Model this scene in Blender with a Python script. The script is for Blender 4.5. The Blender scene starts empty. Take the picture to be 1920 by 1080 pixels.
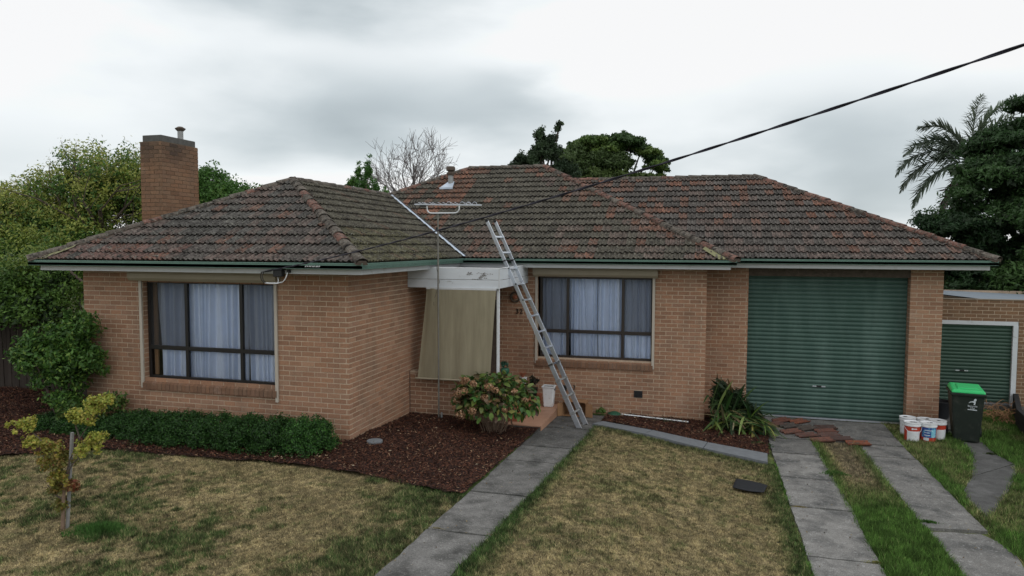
import bpy, bmesh, math, random
import numpy as np
from mathutils import Matrix, Vector
R = math.radians
rnd = random.Random(7)
rng = np.random.default_rng(11)
scene = bpy.context.scene
C = scene.collection

# ------------------------------------------------------------------ camera
cam_d = bpy.data.cameras.new('camera')
cam = bpy.data.objects.new('camera', cam_d); C.objects.link(cam); scene.camera = cam
cam_d.sensor_width = 36; cam_d.lens = 36 * 1308.788 / 1920
cam_d.clip_start = .05; cam_d.clip_end = 2000
yw, pt, rl = R(15.254), R(3.444), R(.194)
Fv = Vector((-math.sin(yw)*math.cos(pt), math.cos(yw)*math.cos(pt), -math.sin(pt)))
Rv = Vector((math.cos(yw), math.sin(yw), 0)); Uv = Rv.cross(Fv)
R2 = Rv*math.cos(rl) + Uv*math.sin(rl); U2 = -Rv*math.sin(rl) + Uv*math.cos(rl)
CAM = Vector((5.641, -10.399, 3.307))
mw = Matrix((( R2.x, U2.x, -Fv.x, CAM.x), (R2.y, U2.y, -Fv.y, CAM.y), (R2.z, U2.z, -Fv.z, CAM.z), (0, 0, 0, 1)))
cam.matrix_world = mw

# ------------------------------------------------------------------ world (overcast sky), sun, exposure
SUN_AZ, SUN_EL = 60, 58          # degrees clockwise from +Y, elevation
world = bpy.data.worlds.new('World'); scene.world = world; world.use_nodes = True
wn, wl = world.node_tree.nodes, world.node_tree.links
wn.clear()
def wnode(t, **k):
    n = wn.new(t)
    for a, b in k.items(): setattr(n, a, b)
    return n
def wmath(op, a, b=None, clamp=False):
    n = wn.new('ShaderNodeMath'); n.operation = op; n.use_clamp = clamp
    for i, v in enumerate((a, b)):
        if v is None: continue
        if isinstance(v, (int, float)): n.inputs[i].default_value = v
        else: wl.new(v, n.inputs[i])
    return n.outputs[0]
out = wnode('ShaderNodeOutputWorld'); bg = wnode('ShaderNodeBackground')
sky = wnode('ShaderNodeTexSky', sky_type='NISHITA', sun_disc=False)
sky.sun_elevation = R(SUN_EL); sky.sun_rotation = R(SUN_AZ)
tc = wnode('ShaderNodeTexCoord'); sep = wnode('ShaderNodeSeparateXYZ')
wl.new(tc.outputs['Generated'], sep.inputs[0])
az = wmath('MULTIPLY', wmath('ARCTAN2', sep.outputs[0], sep.outputs[1]), 180/math.pi)
el = wmath('MULTIPLY', wmath('ARCSINE', sep.outputs[2]), 180/math.pi)
def wnoise(sx, sz, scale, detail, off=0.0, rough=.5):
    mp = wnode('ShaderNodeMapping'); mp.inputs['Scale'].default_value = (sx, sx, sz)
    mp.inputs['Location'].default_value = (off, off*.7, off*.3)
    wl.new(tc.outputs['Generated'], mp.inputs['Vector'])
    nz = wnode('ShaderNodeTexNoise'); nz.inputs['Scale'].default_value = scale
    nz.inputs['Detail'].default_value = detail; nz.inputs['Roughness'].default_value = rough
    wl.new(mp.outputs[0], nz.inputs['Vector'])
    return nz.outputs['Fac']
n1 = wnoise(1, 3.2, 2.3, 6, 3.1, .45); n2 = wnoise(1, 2.5, 5.0, 5, 8.4, .45)
wob = wmath('MULTIPLY', wmath('SUBTRACT', n2, .5), 22)
wob2 = wmath('MULTIPLY', wmath('SUBTRACT', n1, .5), 10)
azw, elw = wmath('ADD', az, wob), wmath('ADD', el, wob2)
def blob(a0, e0, sa, se, amp):
    u = wmath('DIVIDE', wmath('SUBTRACT', azw, a0), sa); v = wmath('DIVIDE', wmath('SUBTRACT', elw, e0), se)
    g = wmath('EXPONENT', wmath('MULTIPLY', wmath('ADD', wmath('MULTIPLY', u, u), wmath('MULTIPLY', v, v)), -1))
    return wmath('MULTIPLY', g, amp)
clouds = [(-28, 10.0, 14, 4.4, .78), (-44, 19.6, 22, 3.6, .95), (-20, 21.5, 14, 2.8, .66), (9, 8.0, 13, 4.6, .66),
          (13, 2.5, 14, 3.4, .6), (-50, 5, 12, 4, .35), (-14, 12.0, 6, 2.2, .36), (60, 22, 30, 9, .45),
          (120, 14, 30, 9, .4), (-100, 20, 30, 9, .45), (180, 18, 40, 9, .4), (-20, 48, 35, 9, .35)]
dark = None
for c in clouds:
    g = blob(*c); dark = g if dark is None else wmath('ADD', dark, g)
dark = wmath('ADD', dark, wmath('MULTIPLY', wmath('SUBTRACT', n1, .46), .75))
ramp = wnode('ShaderNodeValToRGB'); wl.new(dark, ramp.inputs[0])
cr = ramp.color_ramp; cr.interpolation = 'B_SPLINE'
cr.elements[0].position = .0; cr.elements[0].color = (1.18, 1.2, 1.21, 1)
cr.elements[1].position = 1.; cr.elements[1].color = (.36, .41, .435, 1)
e_ = cr.elements.new(.3); e_.color = (.93, .97, .985, 1)
e_ = cr.elements.new(.65); e_.color = (.60, .67, .70, 1)
mixs = wnode('ShaderNodeMix', data_type='RGBA', blend_type='ADD'); mixs.inputs[0].default_value = 1
skys = wnode('ShaderNodeMix', data_type='RGBA', blend_type='MULTIPLY'); skys.inputs[0].default_value = 1
wl.new(sky.outputs[0], skys.inputs[6]); skys.inputs[7].default_value = (.06, .06, .06, 1)
cl10 = wnode('ShaderNodeMix', data_type='RGBA', blend_type='MULTIPLY'); cl10.inputs[0].default_value = 1
wl.new(ramp.outputs[0], cl10.inputs[6]); cl10.inputs[7].default_value = (9.2, 9.2, 9.2, 1)
wl.new(skys.outputs[2], mixs.inputs[6]); wl.new(cl10.outputs[2], mixs.inputs[7])
wl.new(mixs.outputs[2], bg.inputs[0]); bg.inputs[1].default_value = .1
wl.new(bg.outputs[0], out.inputs[0])
sun_d = bpy.data.lights.new('sun', 'SUN'); sun_d.energy = .5; sun_d.angle = R(25); sun_d.color = (1, .97, .92)
sun = bpy.data.objects.new('sun', sun_d); C.objects.link(sun)
sd = Vector((math.sin(R(SUN_AZ))*math.cos(R(SUN_EL)), math.cos(R(SUN_AZ))*math.cos(R(SUN_EL)), math.sin(R(SUN_EL))))
sd = Vector((.62, -.45, .64)).normalized()
sky.sun_elevation = math.asin(sd.z); sky.sun_rotation = math.atan2(sd.x, sd.y)
sun.rotation_euler = sd.to_track_quat('Z', 'Y').to_euler()
vs = scene.view_settings
scene.display_settings.display_device = 'sRGB'
vs.view_transform = 'Standard'; vs.look = 'None'; vs.gamma = 1; vs.use_curve_mapping = False; vs.exposure = 0.0
scene.cycles.use_denoising = True; scene.cycles.max_bounces = 6; scene.cycles.transparent_max_bounces = 12
scene.cycles.diffuse_bounces = 3; scene.cycles.glossy_bounces = 3; scene.cycles.transmission_bounces = 4

# ------------------------------------------------------------------ materials
def mat(name, col, rough=.8, var=.15, scale=12, bump=0., bscale=60, attr=False, objcol=False, metal=0., spec=.3,
        col2=None, c2scale=3, c2lo=.5, c2hi=.65, trans=0., coat=0., stretch=None, col3=None, c3scale=30, c3lo=.6, c3hi=.7, c2stretch=None, fine=0., finescale=120):
    m = bpy.data.materials.new(name); m.use_nodes = True
    n, l = m.node_tree.nodes, m.node_tree.links
    b = n['Principled BSDF']; b.inputs['Roughness'].default_value = rough; b.inputs['Metallic'].default_value = metal
    b.inputs['Specular IOR Level'].default_value = spec
    if coat: b.inputs['Coat Weight'].default_value = coat
    geo = n.new('ShaderNodeNewGeometry')
    vec = geo.outputs['Position']
    if stretch:
        mp = n.new('ShaderNodeMapping'); mp.inputs['Scale'].default_value = stretch; l.new(vec, mp.inputs[0]); vec = mp.outputs[0]
    def noise(s, d=5, r=.6, st=None):
        z = n.new('ShaderNodeTexNoise'); z.inputs['Scale'].default_value = s; z.inputs['Detail'].default_value = d
        z.inputs['Roughness'].default_value = r; v_ = vec
        if st:
            mp2 = n.new('ShaderNodeMapping'); mp2.inputs['Scale'].default_value = st; l.new(vec, mp2.inputs[0]); v_ = mp2.outputs[0]
        l.new(v_, z.inputs['Vector']); return z.outputs['Fac']
    def mix(a, bb, f, mode='MIX'):
        x = n.new('ShaderNodeMix'); x.data_type = 'RGBA'; x.blend_type = mode
        if isinstance(f, float): x.inputs[0].default_value = f
        else: l.new(f, x.inputs[0])
        for i, v in ((6, a), (7, bb)):
            if isinstance(v, tuple): x.inputs[i].default_value = (*v, 1)
            else: l.new(v, x.inputs[i])
        return x.outputs[2]
    def rmp(f, lo, hi):
        x = n.new('ShaderNodeMapRange'); x.inputs[1].default_value = lo; x.inputs[2].default_value = hi; l.new(f, x.inputs[0]); return x.outputs[0]
    c = tuple(col)
    if attr:
        a = n.new('ShaderNodeAttribute'); a.attribute_name = 'Col'; c = mix(c, a.outputs['Color'], 1., 'MULTIPLY')
    if objcol:
        oi = n.new('ShaderNodeObjectInfo'); c = mix(c, oi.outputs['Color'], 1., 'MULTIPLY')
    if col2 is not None: c = mix(c, tuple(col2), rmp(noise(c2scale, 5, .6, c2stretch), c2lo, c2hi))
    if col3 is not None: c = mix(c, tuple(col3), rmp(noise(c3scale, 6, .7), c3lo, c3hi))
    if var:
        x = n.new('ShaderNodeMapRange'); x.inputs[1].default_value = .25; x.inputs[2].default_value = .75
        x.inputs[3].default_value = 1-var; x.inputs[4].default_value = 1+var; l.new(noise(scale), x.inputs[0])
        v = n.new('ShaderNodeVectorMath'); v.operation = 'SCALE'
        if isinstance(c, tuple): v.inputs[0].default_value = c
        else: l.new(c, v.inputs[0])
        l.new(x.outputs[0], v.inputs['Scale']); c = v.outputs[0]
    if fine:
        x = n.new('ShaderNodeMapRange'); x.inputs[1].default_value = .32; x.inputs[2].default_value = .68
        x.inputs[3].default_value = 1-fine; x.inputs[4].default_value = 1+fine; l.new(noise(finescale, 3, .7), x.inputs[0])
        v = n.new('ShaderNodeVectorMath'); v.operation = 'SCALE'
        if isinstance(c, tuple): v.inputs[0].default_value = c
        else: l.new(c, v.inputs[0])
        l.new(x.outputs[0], v.inputs['Scale']); c = v.outputs[0]
    if isinstance(c, tuple): b.inputs['Base Color'].default_value = (*c, 1)
    else: l.new(c, b.inputs['Base Color'])
    if bump:
        bp = n.new('ShaderNodeBump'); bp.inputs['Strength'].default_value = min(1, bump); bp.inputs['Distance'].default_value = .01
        l.new(noise(bscale, 6), bp.inputs['Height']); l.new(bp.outputs[0], b.inputs['Normal'])
    if trans:   # leaves: part of the light passes through
        t = n.new('ShaderNodeBsdfTranslucent'); ms = n.new('ShaderNodeMixShader'); ms.inputs[0].default_value = trans
        if isinstance(c, tuple): t.inputs[0].default_value = (*c, 1)
        else: l.new(c, t.inputs[0])
        l.new(b.outputs[0], ms.inputs[1]); l.new(t.outputs[0], ms.inputs[2]); l.new(ms.outputs[0], n['Material Output'].inputs[0])
    return m

MT = {}
MT['brick'] = mat('brick_clay', (1, 1, 1), .9, .20, 38, .5, 140, attr=True, objcol=True, col2=(.15, .105, .075), c2scale=1.1, c2lo=.49, c2hi=.92, c2stretch=(1.6, 1.6, .55), col3=(.40, .30, .24), c3scale=2.2, c3lo=.60, c3hi=.95)
MT['mortar'] = mat('mortar', (.50, .395, .295), .95, .18, 25, .3, 200, col2=(.26, .20, .15), c2scale=1.3, c2lo=.5, c2hi=.85)
MT['tile'] = mat('roof_tile_clay', (1, 1, 1), .95, .35, 7, 1., 50, attr=True, objcol=True, col3=(.21, .21, .18), c3scale=26, c3lo=.53, c3hi=.66, col2=(.034, .031, .029), c2scale=11, c2lo=.47, c2hi=.64, spec=.12, fine=.35, finescale=60)
MT['mortar2'] = mat('chimney_mortar', (.17, .125, .085), .95, .3, 8)
MT['deck'] = mat('roof_deck', (.05, .04, .035), .95)
MT['gutter'] = mat('green_gutter', (.105, .195, .16), .42, .12, 6, spec=.5, col2=(.13, .23, .185), c2scale=5, c2lo=.55, c2hi=.8)
MT['white'] = mat('white_paint', (.56, .58, .60), .5, .06, 5, col2=(.40, .40, .37), c2scale=7, c2lo=.58, c2hi=.85)
MT['canopy'] = mat('peeling_white_paint', (.60, .64, .68), .6, .06, 5, col2=(.36, .37, .37), c2scale=6, c2lo=.62, c2hi=.75, stretch=(.6, .6, 1.5))
MT['peel'] = mat('bare_grey_timber', (.20, .19, .18), .9, .3, 60)
MT['soffit'] = mat('soffit', (.30, .29, .27), .8)
MT['beige'] = mat('beige_shutter', (.33, .29, .215), .5, .06, 4, spec=.4)
MT['guide'] = mat('beige_guide', (.46, .42, .36), .5, .06, 8)
MT['frame'] = mat('black_aluminium', (.012, .011, .011), .35, .1, spec=.5)
MT['frame2'] = mat('bronze_aluminium', (.028, .021, .018), .35, .1, spec=.5)
MT['interior'] = mat('dark_room', (.05, .05, .055), .9)
MT['curtain'] = mat('net_curtain', (.74, .83, 1.0), .9, .04, 6, trans=.03)
MT['door'] = mat('green_roller_door', (.052, .104, .086), .5, .10, 2.5, spec=.4, col2=(.088, .150, .130), c2scale=1.6, c2lo=.42, c2hi=.75, c2stretch=(2.2, 1, .35), col3=(.05, .075, .06), c3scale=9, c3lo=.6, c3hi=.85)
MT['door2'] = mat('dull_green_roller_door', (.045, .090, .068), .5, .12, 2.5, spec=.4)
MT['alu'] = mat('aluminium', (.62, .66, .72), .36, .10, 20, metal=.75, spec=.5)
MT['galv'] = mat('galvanised_steel', (.30, .31, .31), .55, .16, 10, metal=.35)
MT['mastmetal'] = mat('weathered_mast', (.20, .195, .175), .6, .2, 10, metal=.3)
MT['lead'] = mat('valley_metal', (.52, .60, .70), .42, .12, 10, metal=.35)
MT['black'] = mat('black_plastic', (.014, .015, .016), .5, .1, spec=.4)
MT['rubber'] = mat('black_rubber', (.016, .018, .022), .65, .2, 20, .3, 80)
MT['whiteplastic'] = mat('white_plastic', (.72, .75, .78), .4, .06, spec=.5, col2=(.46, .44, .40), c2scale=14, c2lo=.58, c2hi=.8)
MT['conc'] = mat('path_concrete', (.165, .163, .157), .93, .34, 5, .8, 60, col2=(.062, .063, .060), c2scale=2.6, c2lo=.44, c2hi=.70, col3=(.30, .30, .29), c3scale=30, c3lo=.56, c3hi=.72, fine=.40, finescale=70, attr=True)
MT['conc2'] = mat('drive_concrete', (.215, .212, .203), .93, .30, 5, .8, 60, col2=(.085, .087, .086), c2scale=2.2, c2lo=.44, c2hi=.68, col3=(.38, .385, .38), c3scale=24, c3lo=.56, c3hi=.72, fine=.40, finescale=70, attr=True)
MT['asph'] = mat('old_dark_concrete', (.080, .081, .080), .93, .3, 8, .6, 90, attr=True, fine=.3, col2=(.14, .14, .14), c2scale=2.5, c2lo=.5, c2hi=.8)
MT['kerb'] = mat('grey_kerb', (.17, .185, .20), .9, .15, 10, .4, 90)
MT['ground'] = mat('lawn_soil', (1, 1, 1), .97, .38, 14, 1., 45, attr=True, fine=.6, finescale=55, col2=(.06, .05, .035), c2scale=20, c2lo=.52, c2hi=.70, spec=.1)
MT['blade'] = mat('grass_blades', (1, 1, 1), .8, .0, attr=True, trans=.25)
MT['mulch'] = mat('mulch_bed', (.026, .013, .010), .95, .5, 50, 1., 60, col2=(.055, .027, .018), c2scale=30, c2lo=.5, c2hi=.7)
MT['chip'] = mat('bark_chips', (1, 1, 1), .85, .25, 60, attr=True)
MT['leaf'] = mat('leaves', (1, 1, 1), .55, .0, attr=True, trans=.28, spec=.35)
MT['leaf_obj'] = mat('single_leaves', (1, 1, 1), .5, .18, 30, objcol=True, trans=.22, spec=.4)
MT['bark'] = mat('bark', (.10, .08, .065), .95, .3, 12, .8, 40)
MT['stem'] = mat('brown_stems', (.20, .14, .10), .9, .3, 20)
MT['palebark'] = mat('pale_bark', (.20, .185, .17), .95, .25, 14, .5, 40)
MT['twig'] = mat('bare_twigs', (.15, .135, .135), .95, .2)
MT['step'] = mat('terracotta_step', (.42, .245, .165), .55, .12, 6)
MT['stepc'] = mat('step_concrete', (.10, .10, .095), .9, .25, 8)
MT['card'] = mat('cardboard', (.29, .165, .085), .85, .12, 9)
MT['binbody'] = mat('dark_green_bin', (.013, .020, .016), .5, .2, 9, spec=.4, col2=(.05, .055, .045), c2scale=7, c2lo=.55, c2hi=.85)
MT['binlid'] = mat('bright_green_lid', (.012, .47, .13), .38, .06, spec=.5)
MT['print'] = mat('white_print', (.60, .66, .70), .6, .05)
MT['red'] = mat('red_label', (.46, .055, .03), .5, .1)
MT['blue'] = mat('blue_label', (.03, .07, .30), .5, .1, col2=(.12, .42, .62), c2scale=22, c2lo=.5, c2hi=.62)
MT['bluewater'] = mat('pale_blue_label', (.20, .52, .66), .5, .1, col2=(.6, .75, .8), c2scale=40, c2lo=.55, c2hi=.65)
MT['cable'] = mat('black_cable', (.018, .017, .030), .5, .05)
MT['timber'] = mat('dark_paling', (.045, .036, .030), .95, .35, 8, .5, 40, stretch=(1, 1, .15))
MT['stake'] = mat('grey_stake', (.24, .24, .235), .9, .2, 12)
MT['sleeper'] = mat('black_sleeper', (.02, .021, .023), .8, .3, 6, .3, 30)
MT['stone'] = mat('coping_stone', (.26, .22, .17), .9, .3, 9)
MT['corr'] = mat('corrugated_roof', (.22, .26, .30), .5, .15, 4, metal=.2)
MT['neigh'] = mat('neighbour_wall', (.25, .25, .25), .9, .2)
MT['greenplastic'] = mat('dark_green_plastic', (.02, .085, .05), .5, .1)
MT['terra'] = mat('terracotta_pot', (.30, .11, .06), .8, .2, 10)
MT['petal'] = mat('dried_petals', (1, 1, 1), .85, .0, attr=True, trans=.2)
MT['lichen'] = mat('pointing_mortar', (.22, .22, .12), .95, .3, 14, .6, 50)
MT['membrane'] = mat('stained_membrane', (.035, .036, .035), .9, .5, 5, col2=(.26, .27, .26), c2scale=6, c2lo=.56, c2hi=.70)

# shade cloth: woven, lets some light through
def shadecloth():
    m = mat('shade_cloth', (.37, .335, .235), .9, .16, 2.2, .25, 300, trans=.3, stretch=(6, 6, .6))
    return m
MT['cloth'] = shadecloth()
def glassmat(name, tint, refl):
    m = bpy.data.materials.new(name); m.use_nodes = True; n, l = m.node_tree.nodes, m.node_tree.links
    n.remove(n['Principled BSDF'])
    t = n.new('ShaderNodeBsdfTransparent'); t.inputs[0].default_value = (*tint, 1)
    g = n.new('ShaderNodeBsdfGlossy'); g.inputs['Roughness'].default_value = .02
    f = n.new('ShaderNodeFresnel'); f.inputs[0].default_value = 1.45
    mm = n.new('ShaderNodeMath'); mm.operation = 'MULTIPLY'; mm.inputs[1].default_value = refl; l.new(f.outputs[0], mm.inputs[0])
    ms = n.new('ShaderNodeMixShader'); l.new(mm.outputs[0], ms.inputs[0]); l.new(t.outputs[0], ms.inputs[1]); l.new(g.outputs[0], ms.inputs[2])
    l.new(ms.outputs[0], n['Material Output'].inputs[0]); return m
MT['glass'] = glassmat('window_glass', (.97, .98, .99), 1.1)
def screenmat():
    m = bpy.data.materials.new('insect_screen'); m.use_nodes = True; n, l = m.node_tree.nodes, m.node_tree.links
    b = n['Principled BSDF']; b.inputs['Base Color'].default_value = (.05, .05, .052, 1); b.inputs['Roughness'].default_value = .8
    t = n.new('ShaderNodeBsdfTransparent'); ms = n.new('ShaderNodeMixShader'); ms.inputs[0].default_value = .42
    l.new(t.outputs[0], ms.inputs[1]); l.new(b.outputs[0], ms.inputs[2]); l.new(ms.outputs[0], n['Material Output'].inputs[0]); return m
MT['screen'] = screenmat()

# ------------------------------------------------------------------ scene helpers
W = {}   # world matrices, kept by hand (no depsgraph updates)
def link(o, parent=None, M=Matrix()):
    C.objects.link(o)
    if parent is not None:
        o.parent = parent; o.matrix_local = W[parent.name].inverted() @ M
    else: o.matrix_local = M
    W[o.name] = M.copy(); return o
def props(o, label=None, cat=None, group=None, kind=None):
    for k, v in (('label', label), ('category', cat), ('group', group), ('kind', kind)):
        if v: o[k] = v
    return o
def thing(name, label, cat, loc=(0, 0, 0), rotz=0, group=None):
    o = bpy.data.objects.new(name, None); o.empty_display_size = .2
    link(o, None, Matrix.Translation(loc) @ Matrix.Rotation(rotz, 4, 'Z'))
    return props(o, label, cat, group)
def part(name, parent, loc=None):
    o = bpy.data.objects.new(name, None); o.empty_display_size = .1
    return link(o, parent, Matrix.Translation(loc) if loc is not None else W[parent.name])
def npmesh(name, V, F, col=None, m=None, parent=None, kind=None, smooth=False, M=None, local=False):
    V = np.asarray(V, dtype=np.float32); F = np.asarray(F, dtype=np.int32)
    me = bpy.data.meshes.new(name)
    if M is None:
        if local: M = W[parent.name] if parent is not None else Matrix()
        else:
            lo, hi = V.min(0), V.max(0); c = ((lo[0]+hi[0])/2, (lo[1]+hi[1])/2, lo[2])
            M = Matrix.Translation(tuple(float(q) for q in c)); V = V - np.array(c, dtype=np.float32)
    k = F.shape[1]
    me.vertices.add(len(V)); me.vertices.foreach_set('co', V.ravel())
    me.loops.add(F.size); me.loops.foreach_set('vertex_index', F.ravel())
    me.polygons.add(len(F)); me.polygons.foreach_set('loop_start', np.arange(0, F.size, k, dtype=np.int32))
    me.polygons.foreach_set('loop_total', np.full(len(F), k, dtype=np.int32))
    if smooth: me.polygons.foreach_set('use_smooth', np.ones(len(F), dtype=bool))
    me.update(calc_edges=True)
    if col is not None:
        a = me.color_attributes.new('Col', 'FLOAT_COLOR', 'POINT')
        c4 = np.ones((len(V), 4), dtype=np.float32); c4[:, :3] = col; a.data.foreach_set('color', c4.ravel())
    if m: me.materials.append(MT[m] if isinstance(m, str) else m)
    o = bpy.data.objects.new(name, me); link(o, parent, M)
    if kind: o['kind'] = kind
    return o
class MB:
    """collects shapes; build() links them as ONE mesh object"""
    def __init__(s): s.v = []; s.f = []; s.c = []
    def add(s, vs, fs, col=(1, 1, 1)):
        n = len(s.v); s.v += [tuple(v) for v in vs]; s.f += [tuple(i+n for i in f) for f in fs]; s.c += [col]*len(vs); return s
    def box(s, x0, x1, y0, y1, z0, z1, col=(1, 1, 1)):
        return s.add([(x0, y0, z0), (x1, y0, z0), (x1, y1, z0), (x0, y1, z0), (x0, y0, z1), (x1, y0, z1), (x1, y1, z1), (x0, y1, z1)],
                     [(0, 3, 2, 1), (4, 5, 6, 7), (0, 1, 5, 4), (1, 2, 6, 5), (2, 3, 7, 6), (3, 0, 4, 7)], col)
    def hexa(s, p, col=(1, 1, 1)):  # 8 points, bottom ring then top ring
        return s.add(p, [(0, 3, 2, 1), (4, 5, 6, 7), (0, 1, 5, 4), (1, 2, 6, 5), (2, 3, 7, 6), (3, 0, 4, 7)], col)
    def beam(s, a, b, w, h, up=(0, 0, 1), col=(1, 1, 1)):
        a, b = Vector(a), Vector(b); d = (b-a).normalized(); u = Vector(up)
        r = d.cross(u)
        if r.length < 1e-4: r = d.cross(Vector((1, 0, 0)))
        r.normalize(); u = r.cross(d)
        p = [a-r*w/2-u*h/2, a+r*w/2-u*h/2, b+r*w/2-u*h/2, b-r*w/2-u*h/2, a-r*w/2+u*h/2, a+r*w/2+u*h/2, b+r*w/2+u*h/2, b-r*w/2+u*h/2]
        return s.hexa(p, col)
    def tube(s, pts, rads, n=8, col=(1, 1, 1), cap=True):
        pts = [Vector(p) for p in pts]
        if not hasattr(rads, '__len__'): rads = [rads]*len(pts)
        vs, fs = [], []
        t0 = (pts[1]-pts[0]).normalized(); ref = Vector((0, 0, 1)) if abs(t0.z) < .9 else Vector((1, 0, 0))
        u = t0.cross(ref).normalized()
        for i, p in enumerate(pts):
            t = (pts[min(i+1, len(pts)-1)]-pts[max(i-1, 0)]).normalized()
            u = (u - t*u.dot(t)).normalized(); w = t.cross(u)
            for k in range(n):
                a = 2*math.pi*k/n; vs.append(p+(u*math.cos(a)+w*math.sin(a))*rads[i])
        for i in range(len(pts)-1):
            for k in range(n):
                k2 = (k+1) % n; fs.append((i*n+k, i*n+k2, (i+1)*n+k2, (i+1)*n+k))
        if cap: fs.append(tuple(range(n-1, -1, -1))); fs.append(tuple((len(pts)-1)*n+k for k in range(n)))
        return s.add(vs, fs, col)
    def lathe(s, cx, cy, prof, n=20, col=(1, 1, 1), cap=True):
        vs, fs = [], []
        for r, z in prof:
            for k in range(n):
                a = 2*math.pi*k/n; vs.append((cx+r*math.cos(a), cy+r*math.sin(a), z))
        for i in range(len(prof)-1):
            for k in range(n):
                k2 = (k+1) % n; fs.append((i*n+k, i*n+k2, (i+1)*n+k2, (i+1)*n+k))
        if cap: fs.append(tuple(range(n-1, -1, -1))); fs.append(tuple((len(prof)-1)*n+k for k in range(n)))
        return s.add(vs, fs, col)
    def poly(s, pts, z0, z1, col=(1, 1, 1), zf=None):  # prism; z may be functions of x,y
        f0 = (lambda x, y: z0) if not callable(z0) else z0; f1 = (lambda x, y: z1) if not callable(z1) else z1
        n = len(pts)
        vs = [(x, y, f0(x, y)) for x, y in pts]+[(x, y, f1(x, y)) for x, y in pts]
        fs = [tuple(range(n-1, -1, -1)), tuple(range(n, 2*n))]+[(i, (i+1) % n, n+(i+1) % n, n+i) for i in range(n)]
        return s.add(vs, fs, col)
    def build(s, name, m, parent=None, kind=None, smooth=False, bevel=0, local=False):
        me = bpy.data.meshes.new(name)
        vs = np.array(s.v, dtype=float)
        if local: M = W[parent.name]; c = np.zeros(3)
        else:
            lo, hi = vs.min(0), vs.max(0); c = np.array([(lo[0]+hi[0])/2, (lo[1]+hi[1])/2, lo[2]]); M = Matrix.Translation(c)
        me.from_pydata((vs-c).tolist(), [], s.f)
        a = me.color_attributes.new('Col', 'FLOAT_COLOR', 'POINT')
        a.data.foreach_set('color', np.array([(*q, 1) for q in s.c], dtype=np.float32).ravel())
        me.materials.append(MT[m])
        if smooth is True: me.polygons.foreach_set('use_smooth', [True]*len(me.polygons))
        me.update()
        o = bpy.data.objects.new(name, me); link(o, parent, M)
        if smooth == 'auto':
            me.polygons.foreach_set('use_smooth', [True]*len(me.polygons)); me.set_sharp_from_angle(angle=R(40))
        if bevel:
            b = o.modifiers.new('bevel', 'BEVEL'); b.width = bevel; b.segments = 2; b.limit_method = 'ANGLE'
        if kind: o['kind'] = kind
        return o
def inst(me, name, parent, M, color=None):
    o = bpy.data.objects.new(name, me); link(o, parent, M)
    if color is not None: o.color = (*color, 1)
    return o

def vnoise(x, y, s, seed=0):
    x = np.asarray(x)/s+seed*17.31+500; y = np.asarray(y)/s+seed*7.77+500
    xi, yi = np.floor(x).astype(np.int64), np.floor(y).astype(np.int64); fx, fy = x-xi, y-yi
    fx = fx*fx*(3-2*fx); fy = fy*fy*(3-2*fy)
    def h(a, b):
        n = (a*374761393+b*668265263+seed*982451653) & 0x7fffffff
        n = ((n ^ (n >> 13))*1274126177) & 0x7fffffff
        return ((n ^ (n >> 16)) & 0xffff)/65535.
    return (h(xi, yi)*(1-fx)+h(xi+1, yi)*fx)*(1-fy)+(h(xi, yi+1)*(1-fx)+h(xi+1, yi+1)*fx)*fy
def fbm(x, y, s, seed=0, o=4):
    r = 0; a = 1; t = 0
    for i in range(o): r = r+a*vnoise(x, y, s/2**i, seed+i); t += a; a *= .55
    return r/t
def sst(e0, e1, x): t = np.clip((np.asarray(x, dtype=float)-e0)/(e1-e0), 0, 1); return t*t*(3-2*t)
def inpoly(x, y, poly):
    x = np.asarray(x); y = np.asarray(y); r = np.zeros(x.shape, bool); n = len(poly)
    for i in range(n):
        x0, y0 = poly[i]; x1, y1 = poly[(i+1) % n]
        c = ((y0 > y) != (y1 > y)); xx = (x1-x0)*(y-y0)/((y1-y0) if y1 != y0 else 1e-9)+x0
        r ^= c & (x < xx)
    return r

# ------------------------------------------------------------------ terrain
def zg(x, y):
    x = np.asarray(x, dtype=float); y = np.asarray(y, dtype=float)
    yc = np.clip(y, -7, 4.65)
    P = -.32+.047*(4.0-yc)                       # garden path falls towards the house
    L = 0-.11*sst(-.3, 2.6, y)-.0*x
    L = L+.22*sst(-4.6, -8.5, x)*sst(-4.5, -1, y)
    a = sst(.6, 2.6, x); left = L*(1-a)+P*a
    b = sst(3.7, 6.7, x); right = P*(1-b)-.44*b
    return np.where(x < 2.6, left, np.where(x < 3.7, P, right))
def zf(x, y): return float(zg(x, y))
KERB_A, KERB_B = [(3.57, 3.33), (6.8, 2.15)], [(3.74, 3.64), (6.84, 2.68)]
PATH = [(2.60, 4.5), (2.62, 1.8), (2.60, -1.5), (2.58, -7), (3.30, -7), (3.36, -3.2), (3.46, -1.5), (3.58, 1.5), (3.66, 3.5), (3.72, 4.5)]
BED_L = [(-16, -3.9), (-7, -2.9), (-4.83, -2.2), (-3.63, -1.5), (-1.6, -1.39), (.24, -1.36), (1.4, -1.52), (2.6, -1.72), (2.63, 2.0), (2.7, 2.7), (0, 2.6), (0, .0), (-5.4, 0), (-5.4, 1.2), (-16, 1.2)]
BED_R = [(3.74, 3.64), (6.84, 2.68), (6.95, 4.0), (6.98, 5.6), (5.7, 5.6), (5.7, 4.7), (3.72, 4.7)]
APRON = [(6.94, 3.98), (9.37, 3.98), (9.40, 5.76), (6.94, 5.76)]
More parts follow.
